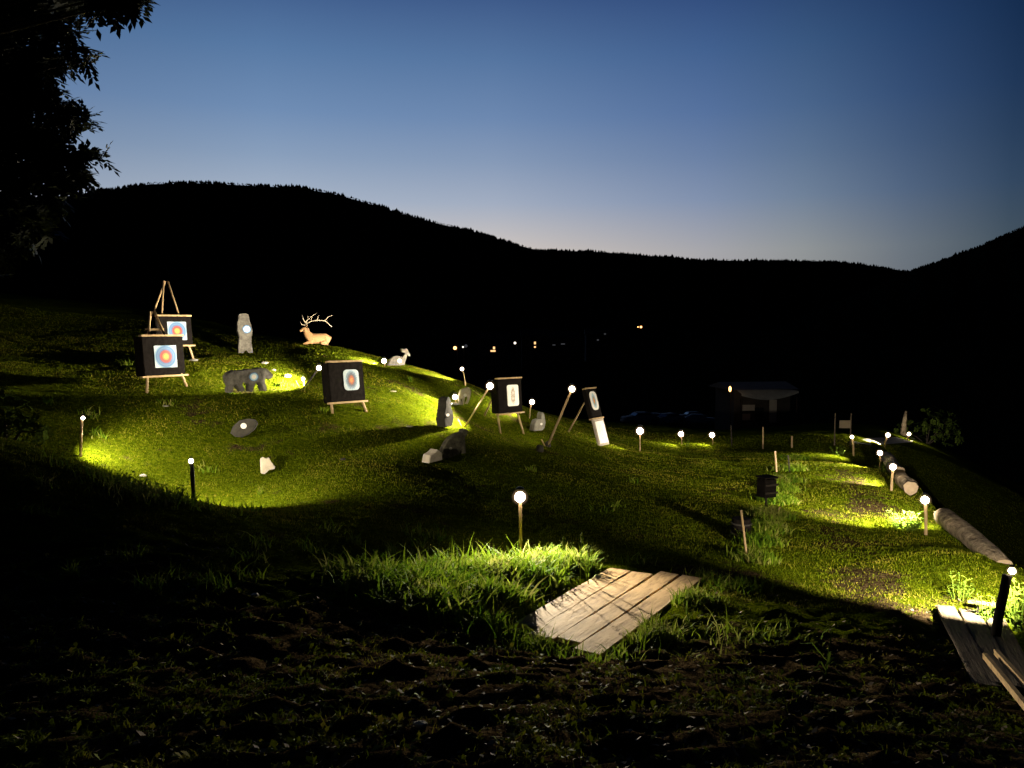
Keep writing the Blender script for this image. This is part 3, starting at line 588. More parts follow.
def deck(name, near_l, near_r, far_l, far_r, n, th, lift, label, m, gaps, lens=None, seed=3):
    """planks running from the near edge to the far edge, corners given as ground points"""
    c = (near_l+near_r+far_l+far_r)/4; root = empty(name, c); tag(root, label, 'planks')
    fr_ = [0]
    tot = 1.0
    for i in range(n):
        t = (i+.5)/n
        a = near_l.lerp(near_r, t); b = far_l.lerp(far_r, t); a = a + Vector((0,0,lift)); b = b + Vector((0,0,lift))
        if lens: d = (b-a); a = a + d*lens[i][0]; b = b + d*lens[i][1]
        w_ = ((near_r-near_l).length+(far_r-far_l).length)/2/n - gaps[i]
        me, mt = plank_mesh(a-c, b-c, w_, th, seed=seed+i); o = link('plank', me, m, root); o.matrix_basis = mt
    for t in (.12, .85):
        a = near_l.lerp(far_l, t) - c; b = near_r.lerp(far_r, t) - c; d = (b-a).normalized()
        a += Vector((0,0,lift-.045)); b += Vector((0,0,lift-.045))
        MB().tube([a+d*.04, b-d*.04], .04, 6).build('bearer', M['darkwood'], root)
    return root
nl = P(512,626,6.2); nr = P(601,656,5.55); fl = P(607,570,8.3); frr = P(706,578,8.05)
for v in (nl, nr, fl, frr): v.z = v.z
bridge = deck('plank_bridge', nl, nr, fl, frr, 4, .035, -.02, 'short bridge of four weathered planks beside the lit tall grass', M['plank'], [.008,.016,.030,.022], [(.03,.01),(-.01,-.02),(.015,.02),(-.01,-.01)])
al = P(978,690,5.2); ar = P(1040,690,5.2); bl = P(934,608,7.1); br_ = P(1003,616,7.0)
deck('wooden_step', al, ar, bl, br_, 3, .035, -.0, 'weathered grey boards on the ground at the lower right edge', M['oldplank'], [.01,.012,.01], seed=40)
# two peeled poles below them
for i, (a, b) in enumerate((((985,656,5.3),(1034,770,3.9)),((996,652,5.4),(1046,752,4.1)))):
    pa = P(*a); pb = P(*b); pa.z = max(pa.z, g1(pa.x, pa.y)+.05); pb.z = max(pb.z, g1(pb.x, pb.y)+.05)
    r_ = empty('peeled_pole', (pa+pb)/2); c = (pa+pb)/2
    MB().box((0,0,0), ((pb-pa).length, .028, .04), (pb-pa).normalized().to_track_quat('X','Z').to_matrix()).build('pole', M['plank'], r_)
    tag(r_, 'left one of two narrow battens lying at the lower right corner' if i == 0 else 'right one of two narrow battens lying at the lower right corner', 'batten', 'battens at the lower right')
# pale board leaning by the post, a peg
q = ground(992, 618); o = MB().box((0,0,0), (.05,.42,.02), Euler((R(-8),0,R(35))).to_matrix()).build('loose_board', M['plank']); o.location = q + Vector((0,0,.12)); tag(o, 'short pale board lying in the bright weeds by the nearest path lamp', 'board')
q = ground(977, 624); o = MB().tube([(0,0,-.05),(0.005,0,.17)], [.011,.009], 6).build('wooden_peg', M['darkwood']); o.location = q; tag(o, 'thin dark peg standing at the top of the lower right boards', 'peg')

# ------------------------------------------------------------------ logs along the path edge
def log(p0, p1, r0, r1, label, seed):
    rr = random.Random(seed); c = (p0+p1)/2; root = empty('log', c); tag(root, label, 'log', 'logs edging the path')
    n = 70; t = (p1-p0).normalized(); u = t.cross(Vector((0,0,1))).normalized(); w_ = u.cross(t); V = []; K = 22
    ph = [rr.uniform(0, 6.28) for _ in range(4)]; kn = [(rr.uniform(.15,.45), rr.uniform(1.5,4)), (rr.uniform(.5,.9), rr.uniform(1.5,4.5))]
    for i in range(n+1):
        s = i/n; p = p0.lerp(p1, s) - c + u*.02*math.sin(s*5+ph[3]); r = r0 + (r1-r0)*s
        for k in range(K):
            a = 2*math.pi*k/K; rad = r*(1+.05*math.sin(3*a+ph[0])+.035*math.sin(7*a+ph[1])+.035*rr.uniform(-1,1)+.10*math.exp(-((s-kn[0][0])*9)**2-(math.sin((a-kn[0][1])/2)*3)**2)+.10*math.exp(-((s-kn[1][0])*12)**2-(math.sin((a-kn[1][1])/2)*3)**2)+.03*math.sin(s*17+ph[2]+2*math.sin(a)))
            V.append(p + (u*math.cos(a)+w_*math.sin(a))*rad)
    idx = np.arange((n+1)*K).reshape(n+1, K)
    q = np.stack([idx[:-1], np.roll(idx[:-1], -1, 1), np.roll(idx[1:], -1, 1), idx[1:]], -1).reshape(-1, 4)
    link('bark', rad_mesh('bark', [tuple(v) for v in V], q), M['bark'], root, True)
    for i, ctr in ((0, p0-c), (n, p1-c)):
        vs = [ctr + (Vector(V[i*K+k])-ctr)*.97 + (t*-.012 if i == 0 else t*.012) for k in range(K)]
        vs2 = [ctr + (Vector(V[i*K+k])-ctr)*.97 - (t*-.03 if i == 0 else t*.03) for k in range(K)]
        mb = MB(); mb.v = vs+vs2; mb.f = [list(range(K))] + [[k, (k+1)%K, K+(k+1)%K, K+k] for k in range(K)]; mb.build('cut_end', M['cut'], root)
def lp(px, py, Y): return P(px, py, Y)
log(lp(945,517,11.6), lp(1004,568,8.6), .14, .11, 'longest and nearest log edging the path, running toward the right edge', 1)
log(lp(902,479,15.6), lp(910,488,14.4), .135, .13, 'middle log edging the path with a pale cut face', 2)
log(lp(886,457,20.4), lp(899,473,16.4), .15, .14, 'farthest log edging the path below the far lamps', 3)

# ------------------------------------------------------------------ stones
def stone(px, py, s, m, label, flat=.5, group='stones lying in the grass', dims=(1,1)):
    b = ground(px, py); r0 = s*b.y/F/2; rr = random.Random(px*7+py)
    bm = bmesh.new(); bmesh.ops.create_icosphere(bm, subdivisions=3, radius=1)
    off = [Vector((rr.gauss(0,1), rr.gauss(0,1), rr.gauss(0,1))).normalized() for _ in range(9)]
    for v in bm.verts:
        d = min(1.0, *[.78/max(.01, v.co.dot(o)) if v.co.dot(o) > .01 else 9 for o in off]); d *= 1+.03*rr.uniform(-1,1)
        v.co = Vector((v.co.x*r0*dims[0], v.co.y*r0*dims[1], v.co.z*r0*flat))*d
    me = bpy.data.meshes.new('stone'); bm.to_mesh(me); bm.free(); o = link('stone', me, m); o.location = b + Vector((0,0,r0*flat*.35)); tag(o, label, 'stone', group)
stone(194,361,10,M['rock'],'pale flat stone right of the two ring targets',.35)
stone(265,364,8,M['rock'],'pale stone below the standing bear silhouette',.4)
stone(287,377,9,M['rock'],'bright stone uphill from the low added lamp',.45)
stone(274,371,5,M['rock'],'small stone between the bear and the low added lamp',.5)
stone(452,405,16,M['rock'],'long flat stone slab behind the upright marmot',.18)
stone(410,427,9,M['rock'],'flat stone lying along the marmot shadow',.2)
stone(393,392,8,M['rock'],'flat stone right of the middle dark target',.2)
stone(166,407,7,M['rock'],'small dull stone below the nearest ring target',.3)
stone(143,477,9,M['rock'],'pale stone near the two leftmost lamps',.3)
stone(540,452,9,M['darkrock'],'larger of two dark stones below the squirrel',1.3,'dark stones')
stone(548,447,7,M['darkrock'],'smaller of two dark stones below the squirrel',1.3,'dark stones')
stone(343,460,6,M['darkrock'],'small dark stone on the lower slope right of the owl',.5,'dark stones')
stone(255,600,9,M['rock'],'dim stone in the dark grass at lower left',.4)
stone(420,730,16,M['rock'],'dim stone in the dark foreground',.3)

# ------------------------------------------------------------------ stakes, box, tub, notice panel
def stake(px, py, top, label, m='wood', r=.009, bend=None):
    b = ground(px, py); t = P(top[0], top[1], b.y) - b
    pts = [(0,0,-.08), t] if not bend else [(0,0,0), t*.5+Vector(bend), t]
    o = MB().tube(pts, [r]*len(pts), 6).build('stake' if not bend else 'fallen_stick', M[m]); o.location = b; tag(o, label, 'stake' if not bend else 'stick', 'stakes beside the path' if not bend else None)
stake(748,560,(741,510),'pale leaning stake in front of the low tub','wood',.014)
stake(763,449,(763,427),'grey stake standing alone at the far edge of the field','wood',.022)
stake(777,472,(775,451),'pale thin stake at the head of the row of long grass','wood',.02)
stake(790,472,(788,455),'thin stake right of the pale one in long grass','darkwood',.015)
stake(732,447,(731,425),'dark thin stake left of the lone grey one','darkwood',.02)
stake(792,448,(792,436),'short dim stake at the field edge near the notice panel','wood',.03)
stake(605,441,(603,424),'short grey stake behind the double target','wood',.02) if False else None
stake(771,517,(780,507),'pale curved stick lying in the grass near the dark box','wood',.012,(0.03,0,-.03))
b = ground(766, 513); root = empty('post_box', b, R(20)); tag(root, 'dark slatted box standing on a post beside the path', 'box on post')
s = b.y/F
MB().tube([(0,0,-.1),(0,0,22*s)], .02, 6).build('post', M['darkwood'], root)
mb = MB().box((0,0,26*s), (14*s,.20,18*s)); mb.build('box', M['foam'], root)
MB().box((0,0,37*s), (16*s,.24,.025)).build('lid', M['foam'], root)
for k in (0,1): MB().box((.3*s,-.125,(22+8*k)*s), (15*s,.02,.03)).build('slat', M['darkwood'], root)
b = ground(741, 537); root = empty('wooden_tub', b); tag(root, 'low dark tub with two pale hoops behind the leaning stake', 'tub'); s = b.y/F
MB().tube([(0,0,-.02),(0,0,9*s),(0,0,19*s)], [8*s,10*s,9*s], 18).build('tub_body', M['foam'], root, False)
for z in (4, 14):
    mb = MB(); n = 24; rr0 = 9.3*s
    mb.tube([(math.cos(2*math.pi*k/n)*rr0*1.05, math.sin(2*math.pi*k/n)*rr0*1.05, z*s) for k in range(n+1)], .012, 6, False); mb.build('hoop', M['cabin'] if z == 14 else M['oldplank'], root, True)
b = G(845, 24.5); root = empty('notice_panel', b); tag(root, 'small pale notice panel between two thin posts at the far end of the path', 'sign'); s = 24.5/F
for x in (-8, 8): MB().tube([(x*s,0,-.1),(x*s,0,33*s)], .022, 6).build('post', M['oldplank'], root)
MB().box((1.5*s,-.03,22*s), (11*s,.02,8*s)).build('panel', M['sign'], root)


# gravel patch beside the far lamps
def patch(name, outline, lift, m, label):
    pts = [ground(*p) for p in outline]; c = sum(pts, Vector())/len(pts)
    bm = bmesh.new(); vs = [bm.verts.new((p.x, p.y, p.z+lift)) for p in pts]; bm.faces.new(vs); bmesh.ops.triangulate(bm, faces=bm.faces)
    me = bpy.data.meshes.new(name); bm.to_mesh(me); bm.free(); o = link(name, me, m); tag(o, kind='structure'); return o
patch('gravel_path', [(850,443),(868,439),(895,438),(915,439),(912,443),(890,445),(870,446)], .03, M['rock'], '')

# ------------------------------------------------------------------ grass
def blades(n, Yr, azr, hlo, hhi, wmul, seed, mask=None, bend=.5, segs=1, pos=None, pw=1.0):
    r = np.random.default_rng(seed)
    if pos is None:
        Y = Yr[0]*(Yr[1]/Yr[0])**(r.random(n)**pw); u = r.uniform(azr[0], azr[1], n); x = (u-512)/F*Y
    else: x, Y = pos; n = len(x)
    if mask is not None:
        k = mask(x, Y); x = x[k]; Y = Y[k]; n = len(x)
    z = gz(x, Y); h = r.uniform(hlo, hhi, n)*(.7+.6*r.random(n)**2); wd = (.0022+.00045*Y)*wmul*r.uniform(.7,1.3,n)
    a = r.uniform(0, 2*math.pi, n); la = r.uniform(0, 2*math.pi, n); lean = r.random(n)*bend*h
    px_, py_ = np.cos(a)*wd, np.sin(a)*wd; lx, ly = np.cos(la)*lean, np.sin(la)*lean
    if segs == 1:
        V = np.stack([np.stack([x-px_, Y-py_, z-.01], -1), np.stack([x+px_, Y+py_, z-.01], -1), np.stack([x+lx, Y+ly, z+h], -1)], 1).reshape(-1, 3)
        return V, np.arange(len(V)).reshape(-1, 3)
    ts = np.linspace(0, 1, segs+1); rows = []
    for t in ts:
        wv = (1-t**1.6)*1.0+.03; ox = lx*t**2; oy = ly*t**2; oz = h*t*(1-.25*t*bend) 
        rows.append(np.stack([x-px_*wv+ox, Y-py_*wv+oy, z-.01+oz], -1)); rows.append(np.stack([x+px_*wv+ox, Y+py_*wv+oy, z-.01+oz], -1))
    V = np.stack(rows, 1); m = V.shape[1]; V = V.reshape(-1, 3); b = (np.arange(n)*m)[:,None]
    Fs = [np.concatenate([b+2*i, b+2*i+1, b+2*i+3, b+2*i+2], 1) for i in range(segs)]
    return V, np.concatenate(Fs)
def inq(P4, x, y):
    ins = np.ones(len(x), bool); n = len(P4)
    for i in range(n):
        a, b = P4[i], P4[(i+1) % n]; ins &= ((b.x-a.x)*(y-a.y)-(b.y-a.y)*(x-a.x)) > 0
    return ins
Q1 = [nl, nr, frr, fl]; Q2 = [al, ar, br_, bl]
def vn(x, y, f, s=0): return np.sin(x*f+s+1.7*np.sin(y*f*.8+s)) * np.sin(y*f*1.1+2*s+1.3*np.sin(x*f*.7))
def lawn_mask(x, y):
    k = ~inq(Q1, x, y) & ~inq(Q2, x, y)
    d = vn(x, y, 1.5, .4) + .7*vn(x, y, 4.1, 2) + .4*vn(x, y, 9, 5)
    thin = (d > .75) & (rng.random(len(x)) < .8)
    near = (wear(x, y) > .25+.3*rng.random(len(x))) & (rng.random(len(x)) < .85)
    return k & ~thin & ~near
V1, F1 = blades(330000, (7, 27), (-60, 1040), .014, .034, 1.05, 1, lawn_mask, 1.1, 1, None, .8)
lawn = link('lawn_grass', rad_mesh('lawn_grass', V1, F1), M['grass']); tag(lawn, 'short mown grass covering the lit slope and path', 'grass', kind='stuff')
def fg_mask(x, y):
    d = vn(x, y, 3.1, .9) + .7*vn(x, y, 7.3, 2) + .4*vn(x, y, 15, 5)
    return ~inq(Q1, x, y) & ~inq(Q2, x, y) & ((d > .15) | (rng.random(len(x)) < .12))
V2, F2 = blades(52000, (2.6, 8), (-60, 1090), .02, .075, .75, 2, fg_mask, 1.4, 2)
fg = link('foreground_grass', rad_mesh('foreground_grass', V2, F2), M['grass']); tag(fg, 'patchy dark grass and low weeds in the unlit foreground', 'grass', kind='stuff')
def rosettes(n, seed):
    r = np.random.default_rng(seed); Y = 2.7*(8.2/2.7)**r.random(n); x = (r.uniform(-60, 1090, n)-512)/F*Y
    k = fg_mask(x, Y) | (r.random(n) < .15); k &= ~inq(Q1, x, Y) & ~inq(Q2, x, Y); x = x[k]; Y = Y[k]; n = len(x); z = gz(x, Y)
    Vs = []
    for q in range(7):
        a = r.uniform(0, 6.283, n); L = r.uniform(.015, .05, n)*(.6+.8*r.random(n)); el = r.uniform(.1, 1.1, n); w_ = L*r.uniform(.14, .3, n)
        d = np.stack([np.cos(a)*np.cos(el), np.sin(a)*np.cos(el), np.sin(el)], -1); sd_ = np.stack([-np.sin(a), np.cos(a), 0*a], -1)
        b = np.stack([x, Y, z+r.uniform(0, .02, n)], -1)
        Vs.append(np.stack([b, b+d*(L*.5)[:,None]+sd_*w_[:,None], b+d*L[:,None]-np.array([0,0,1])*(L*.25)[:,None], b+d*(L*.5)[:,None]-sd_*w_[:,None]], 1).reshape(-1, 3))
    V = np.concatenate(Vs); return V, np.arange(len(V)).reshape(-1, 4)
V5, F5 = rosettes(3800, 44)
lw = link('low_weeds', rad_mesh('low_weeds', V5, F5), M['grass']); tag(lw, 'low broad-leaved weeds scattered over the dark foreground', 'weeds', kind='stuff')
r_ = np.random.default_rng(90); n_ = 3500; Yl = 2.7*(7.5/2.7)**r_.random(n_); xl = (r_.uniform(-60, 1090, n_)-512)/F*Yl
kk_ = ~inq(Q2, xl, Yl) & (~inq(Q1, xl, Yl)); xl = xl[kk_]; Yl = Yl[kk_]; n_ = len(xl); zl = gz(xl, Yl)+.008; a_ = r_.uniform(0, 6.283, n_); L_l = r_.uniform(.012, .04, n_); w_l = L_l*r_.uniform(.15, .5, n_)
dl = np.stack([np.cos(a_), np.sin(a_), r_.uniform(-.2, .6, n_)], -1); sl = np.stack([-np.sin(a_), np.cos(a_), r_.uniform(-.4, .4, n_)], -1); bl_ = np.stack([xl, Yl, zl], -1)
VL = np.stack([bl_, bl_+dl*(L_l*.5)[:,None]+sl*w_l[:,None], bl_+dl*L_l[:,None]+np.array([0,0,1])*(L_l*.2)[:,None], bl_+dl*(L_l*.5)[:,None]-sl*w_l[:,None]], 1).reshape(-1, 3)
ll = link('leaf_litter', rad_mesh('leaf_litter', VL, np.arange(len(VL)).reshape(-1, 4)), mat('dry_leaves', (.20,.15,.09), (.06,.04,.025), 3, .9, 0)); tag(ll, 'dry leaves and bits scattered over the dark bare earth', 'leaf litter', kind='stuff')
# tall tuft in front of the bright lamp: a patch of countless blades
def cluster(cs, n, seed):
    r = np.random.default_rng(seed); X_, Y_ = [], []
    for (px, py, rad, wgt) in cs:
        c = ground(px, py); k = int(n*wgt); rr_ = rad*.5*np.sqrt(-2*np.log(np.maximum(r.random(k), 1e-3))); a = r.uniform(0, 6.283, k)
        X_.append(c.x+rr_*np.cos(a)); Y_.append(c.y+rr_*np.sin(a)*.75)
    return np.concatenate(X_), np.concatenate(Y_)
cs = [(400,598,.42,.10),(440,592,.45,.16),(480,585,.45,.18),(515,578,.40,.18),(545,570,.32,.14),(572,572,.2,.05),(430,610,.35,.08),(485,606,.35,.10),(375,580,.35,.03),(500,606,.22,.05)]
x_, y_ = cluster(cs, 12000, 5); kk = ~inq(Q1, x_, y_); x_, y_ = x_[kk], y_[kk]
V3, F3 = blades(0, None, None, .12, .30, 2.4, 6, None, 1.0, 4, (x_, y_))
x2, y2 = cluster([(400,590,.5,.2),(440,580,.5,.2),(470,580,.5,.15),(520,572,.4,.1),(560,572,.35,.15),(580,574,.3,.1)], 650, 15); k2 = ~inq(Q1, x2, y2); x2, y2 = x2[k2], y2[k2]
V3b, F3b = blades(0, None, None, .26, .40, 1.7, 16, None, .8, 4, (x2, y2)); F3 = np.concatenate([F3, F3b+len(V3)]); V3 = np.concatenate([V3, V3b])
tg = link('tall_grass', rad_mesh('tall_grass', V3, F3), M['tall']); tag(tg, 'bright clump of long grass between the brightest lamp and the planks', 'grass', kind='stuff')
# the row of long grass along the stakes and the plank margins, bank edge
cs2 = [(790,470,.35,.12),(794,460,.3,.35),(785,482,.28,.4),(782,492,.25,.35),(778,503,.25,.35),(773,516,.25,.35),(768,530,.22,.3),(761,545,.22,.25),(755,560,.22,.22),(690,600,.22,.08),(650,632,.2,.06),(700,580,.2,.05),(740,590,.3,.05),(160,498,.8,.08),(120,485,.7,.05),(540,645,.35,.08),(500,632,.25,.06),(600,664,.35,.03),(655,640,.2,.04),(730,640,.5,.02)]
rq = random.Random(5)
for _ in range(45):
    qx, qy = rq.uniform(40, 640), rq.uniform(350, 600)
    cs2.append((qx, qy, rq.uniform(.06, .22), rq.uniform(.003, .008)))
x_, y_ = cluster(cs2, 5200, 8); kk = ~inq(Q1, x_, y_); x_, y_ = x_[kk], y_[kk]
V4, F4 = blades(0, None, None, .08, .22, 1.3, 9, None, 1.0, 3, (x_, y_))
tg2 = link('rough_grass', rad_mesh('rough_grass', V4, F4), M['tall']); tag(tg2, 'rough longer grass along the stakes, plank edges and bank', 'grass', kind='stuff')

# seed-headed stalks: things
def stalk(px, py, top, label, heads=True, n_leaf=4, seed=0, name='grass_stalk'):
    rr = random.Random(seed); b = ground(px, py); t = P(top[0], top[1], b.y)-b; root = empty(name, b); tag(root, label, 'plant', 'tall single plants in the grass')
    MB().tube([(0,0,0), (t.x*.3, 0, t.z*.5), t], [.005,.004,.0025], 5).build('stem', M['weed'], root, True)
    mb = MB()
    for k in range(n_leaf):
        z = t.z*rr.uniform(.05,.6); a = rr.uniform(0,6.28); L = rr.uniform(.08,.2); w_ = .008
        c = Vector((t.x*z/t.z, 0, z)); d = Vector((math.cos(a), math.sin(a), 0)); s_ = Vector((-d.y, d.x, 0))*w_
        p = [c, c+d*L*.5+Vector((0,0,L*.5)), c+d*L+Vector((0,0,L*.35))]; n = len(mb.v)
        mb.v += [p[0]-s_*.6, p[0]+s_*.6, p[1]+s_, p[1]-s_, p[2]]; mb.f += [[n,n+1,n+2,n+3],[n+3,n+2,n+4]]
    mb.build('leaves', M['weed'], root)
    if heads:
        mb = MB(); 
        for k in range(14): mb.ball(t + Vector((rr.uniform(-.012,.012), rr.uniform(-.012,.012), -k*.007+.01)), .008, 6, 4, (1,1,1.6))
        mb.build('seed_head', M['tall'], root, True)
stalk(435,600,(440,536),'tallest pale stalk rising from the left of the grass clump',False,6,1)
stalk(455,602,(461,552),'pale stalk just right of the tallest one in the clump',False,5,2)
stalk(408,600,(400,560),'dim leafy stalk at the left end of the grass clump',False,5,3)
stalk(566,590,(564,538),'thin upright stalk at the right end of the clump',True,3,4)
stalk(580,590,(582,534),'seed-headed stalk with side heads at the right end of the clump',True,4,5)
stalk(588,592,(589,548),'shorter seed head beside the taller one at the clump end',True,3,6)
stalk(825,680,(832,632),'dim upright weed stalk in the dark lower right foreground',False,8,7)
stalk(690,640,(684,600),'thin weed stalk at the right edge of the planks',False,4,8)

# leafy weed clumps at the lamps
def weed(px, py, hpx, wpx, n, label, seed, Y=None, m='weed'):
    rr = random.Random(seed); b = G(px, Y) if Y else ground(px, py); s = b.y/F; root = empty('weed_clump', b); tag(root, label, 'plant', 'leafy weed clumps near the lamps')
    mb = MB(); st = MB()
    for k in range(n):
        a = rr.uniform(0,6.28); rad = wpx*s/2*math.sqrt(rr.random()); H = hpx*s*rr.uniform(.35,1)
        base = Vector((rad*.5*math.cos(a), rad*.5*math.sin(a), 0)); tip = Vector((rad*math.cos(a), rad*math.sin(a), H))
        base.z = g1(b.x+base.x, b.y+base.y)-b.z-.01
        st.tube([base, base.lerp(tip,.5)+Vector((0,0,H*.1)), tip], [.005,.004,.002], 4, False)
        for q in range(7):
            f = .25+.75*q/6; c = base.lerp(tip, f); aa = rr.uniform(0,6.28); L = rr.uniform(.035,.085)*(1.2 if b.y > 9 else 1); w_ = L*.2
            d = Vector((math.cos(aa), math.sin(aa), rr.uniform(-.1,.8))).normalized(); sd_ = d.cross(Vector((0,0,1))).normalized()*w_; i = len(mb.v)
            mb.v += [c, c+d*L*.45+sd_, c+d*L+Vector((0,0,-L*.15)), c+d*L*.45-sd_]; mb.f.append([i,i+1,i+2,i+3])
    mb.build('leaves', M[m], root); st.build('stems', M[m], root)
weed(912,533,17,40,50,'broad bright weed clump under the path lamp at the longest log',1, Y=11.25)
weed(990,628,34,30,26,'bright weeds behind the thick black post at the right edge',2)
weed(1019,630,50,30,26,'tall leafy weeds right of the thick black post',3)
weed(884,472,16,16,16,'small bright weeds under the second farthest path lamp',4)
weed(897,485,12,14,12,'small weeds beside the middle log',5)
weed(838,455,9,22,14,'low weeds at the foot of the notice panel',6)
weed(140,500,26,40,16,'dim weeds on the bank left of the black post lamp',7)
weed(172,503,22,26,14,'thin grassy weeds just left of the black post lamp',8)
weed(687,447,12,8,8,'tiny bright weeds touching the middle far lamp',9)
weed(350,366,16,26,26,'scrubby brush showing above the middle dark target',10, Y=17.2)
weed(960,600,30,26,12,'dim spiky weeds left of the thick black post near the log',11)

# ------------------------------------------------------------------ tree at the upper left and shrubs
def foliage_mesh(centres, n, L, seed, droop=.5):
    r = np.random.default_rng(seed); V = []; Fx = []
    for (c, rad, wgt) in centres:
        k = int(n*wgt)
        # sprigs: each a short twig with paired leaflets
        for _ in range(k//9):
            o = r.normal(size=3); o /= np.linalg.norm(o); p = np.array(c) + o*rad*(r.random()**.45)
            d = r.normal(size=3); d[2] -= droop; d /= np.linalg.norm(d); s = np.cross(d, (0,0,1)); s /= (np.linalg.norm(s)+1e-6); up = np.cross(s, d)
            Ls = L*r.uniform(.7,1.3)
            for q in range(9):
                side = -1 if q % 2 else 1
                if q == 8: side = 0
                b = p + d*Ls*.42*(q//2); dr = (s*side*.9 + d*.6); dr = dr/np.linalg.norm(dr) + r.normal(size=3)*.12
                wv = np.cross(dr, up); wv = wv/(np.linalg.norm(wv)+1e-6)*Ls*.25
                i = len(V); V += [b, b+dr*Ls*.45+wv, b+dr*Ls*.98-up*Ls*.1, b+dr*Ls*.45-wv]; Fx.append((i,i+1,i+2,i+3))
    return rad_mesh('leaves', V, Fx)
tb = Vector((-9.6, 9.0, 0)); tb.z = g1(tb.x, tb.y); tr = empty('broadleaf_tree', tb); tag(tr, 'dark broadleaf tree reaching in at the upper left corner', 'tree')
MB().tube([(0,0,-.3),(.1,0,1.2),(.3,.1,2.6),(.8,.1,4.2),(1.2,.3,6.2)], [.24,.20,.17,.12,.05], 12).build('trunk', M['treebark'], tr, True)
spots = [(8,15,.40,9),(30,6,.28,9),(48,28,.16,9),(60,38,.13,8.9),(62,8,.16,9),(72,28,.09,8.9),(8,75,.42,9),(40,66,.22,9),(58,58,.16,9),(76,54,.11,8.8),(84,62,.05,8.8),(20,110,.4,9),(48,98,.20,9.1),(60,116,.22,9),(76,122,.13,9),(86,118,.08,9),
         (18,150,.42,9),(42,146,.26,9.1),(58,160,.22,9),(74,164,.13,9),(90,158,.07,9),(102,158,.06,9),(84,178,.08,9),(48,186,.30,9),(18,200,.5,9),(66,184,.16,9),(-14,60,.55,9.4),(-14,140,.6,9.4),(-20,215,.6,9.3),(12,215,.35,9.2),(-45,20,.8,9.4),
         (92,0,.13,8),(108,2,.14,8),(122,3,.14,8),(136,0,.11,8),(70,-12,.2,8.2),(105,-38,.35,8),(40,-40,.6,8.6),(-60,100,.9,9.5),(-60,220,.9,9.5),(50,-95,.9,8.5),(-70,-60,1.0,9),(-70,270,.6,9.4)]
cl = []; br = MB()
for (px, py, rad, Y) in spots:
    c = P(px, py, Y) - tb; cl.append((tuple(c), rad, rad**1.7*.36))
    z0 = max(1.6, min(5.2, c.z-1.1)); st_ = Vector((.1+.18*z0, .1, z0)); mid = st_.lerp(c, .55) + Vector((0,0,.22))
    br.tube([st_, mid, c], [.05,.026,.007], 6, False)
br.build('limbs', M['treebark'], tr, True)
link('crown', foliage_mesh(cl, 19000, .095, 21, .15), M['leaf'], tr)

def shrub(name, b, cl, n, L, m, label, seed, trunk=None):
    root = empty(name, b); tag(root, label, 'shrub')
    link('foliage', foliage_mesh(cl, n, L, seed, .0), M[m], root)
    mb = MB()
    for c, rad, _ in cl: mb.tube([(0,0,-.1), Vector(c)*.5+Vector((0,0,.1)), c], [.03,.018,.006], 5, False)
    mb.build('branches', M['treebark'], root, True); return root
b = G(930, 31.5)
shrub('shrub', b, [((-.9,0,.4),.55,.2),((0,.1,.6),.6,.25),((.7,0,.5),.6,.2),((.2,0,1.1),.45,.15),((1.2,.2,.4),.4,.1),((.9,0,1.0),.3,.1)], 1800, .11, 'shrub', 'dim shrub with glinting leaves right of the far path lamps', 31)
q = G(906, 31); o = MB().tube([(0,0,-.2),(.02,0,.5),(.08,0,1.0)], [.13,.09,.05], 9).build('tree_stump', M['bark'], None, True); o.location = q; tag(o, 'dim pale trunk at the left end of the dim shrub', 'trunk')
b = G(2, 10.5)
shrub('shrub', b, [((0,0,.35),.40,.3),((-.5,.2,.5),.5,.3),((.35,.1,.15),.25,.15),((-1.0,0,.8),.6,.3)], 2500, .07, 'shrub', 'dark bush on the bank at the left edge', 32)

# ------------------------------------------------------------------ cabin, tent, parked cars
b = P(762, 441, 50); b.z = g1(b.x, b.y); root = empty('cabin', b, R(8)); tag(root, 'dark cabin with a sagging canvas awning and pale shutters', 'cabin'); s = 50/F
MB().box((0,1.6,2.0), (3.9,3.0,4.0)).build('wall', M['cabin'], root)
mb = MB(); mb.v = [Vector(v) for v in ((-2.4,-.2,3.95),(2.4,-.2,3.95),(2.4,3.4,3.95),(-2.4,3.4,3.95),(-2.4,1.6,4.35),(2.4,1.6,4.35))]
mb.f = [[0,1,5,4],[2,3,4,5],[0,4,3],[1,2,5],[0,3,2,1]]; mb.build('roof', M['roof'], root)
aw = []; n = 12
for i in range(n+1):
    t = i/n; x = -1.9+3.9*t; sag = .35*math.sin(math.pi*t); aw += [(x,.05,4.0-.1*t),(x,-.9,3.75-sag+.15*t),(x,-.92,3.62-sag+.15*t)]
Fx = [[3*i+k, 3*i+3+k, 3*i+4+k, 3*i+1+k] for i in range(n) for k in (0,1)]
me = bpy.data.meshes.new('awning'); me.from_pydata(aw, [], Fx); o = link('awning', me, M['canvas'], root, True)
for (x0, z0, ww, hh, mm, nm) in ((-1.0,2.75,.95,.38,'shutter','shutter'),(-1.1,2.15,.55,.42,'shutter','shutter'),(.75,2.5,.5,1.5,'shutter','door')):
    MB().box((x0,.08,z0), (ww,.05,hh)).build(nm, M[mm], root)
MB().box((-.2,.09,2.3), (.6,.04,.9)).build('window', M['glass'], root)
for x in (-1.85, 1.9): MB().tube([(x,-.85,0),(x,-.85,3.5)], .05, 6).build('awning_post', M['darkwood'], root)
MB().tube([(-1.3,-.3,0),(-1.3,-.3,1.2)], [.16,.12], 10).build('drainpipe', M['canvas'], root)
wl = empty('wall_lamp', P(730, 389, 49)); tag(wl, 'tiny orange lamp on a pole left of the dark cabin', 'lamp')
zb = g1(wl.location.x, wl.location.y) - wl.location.z
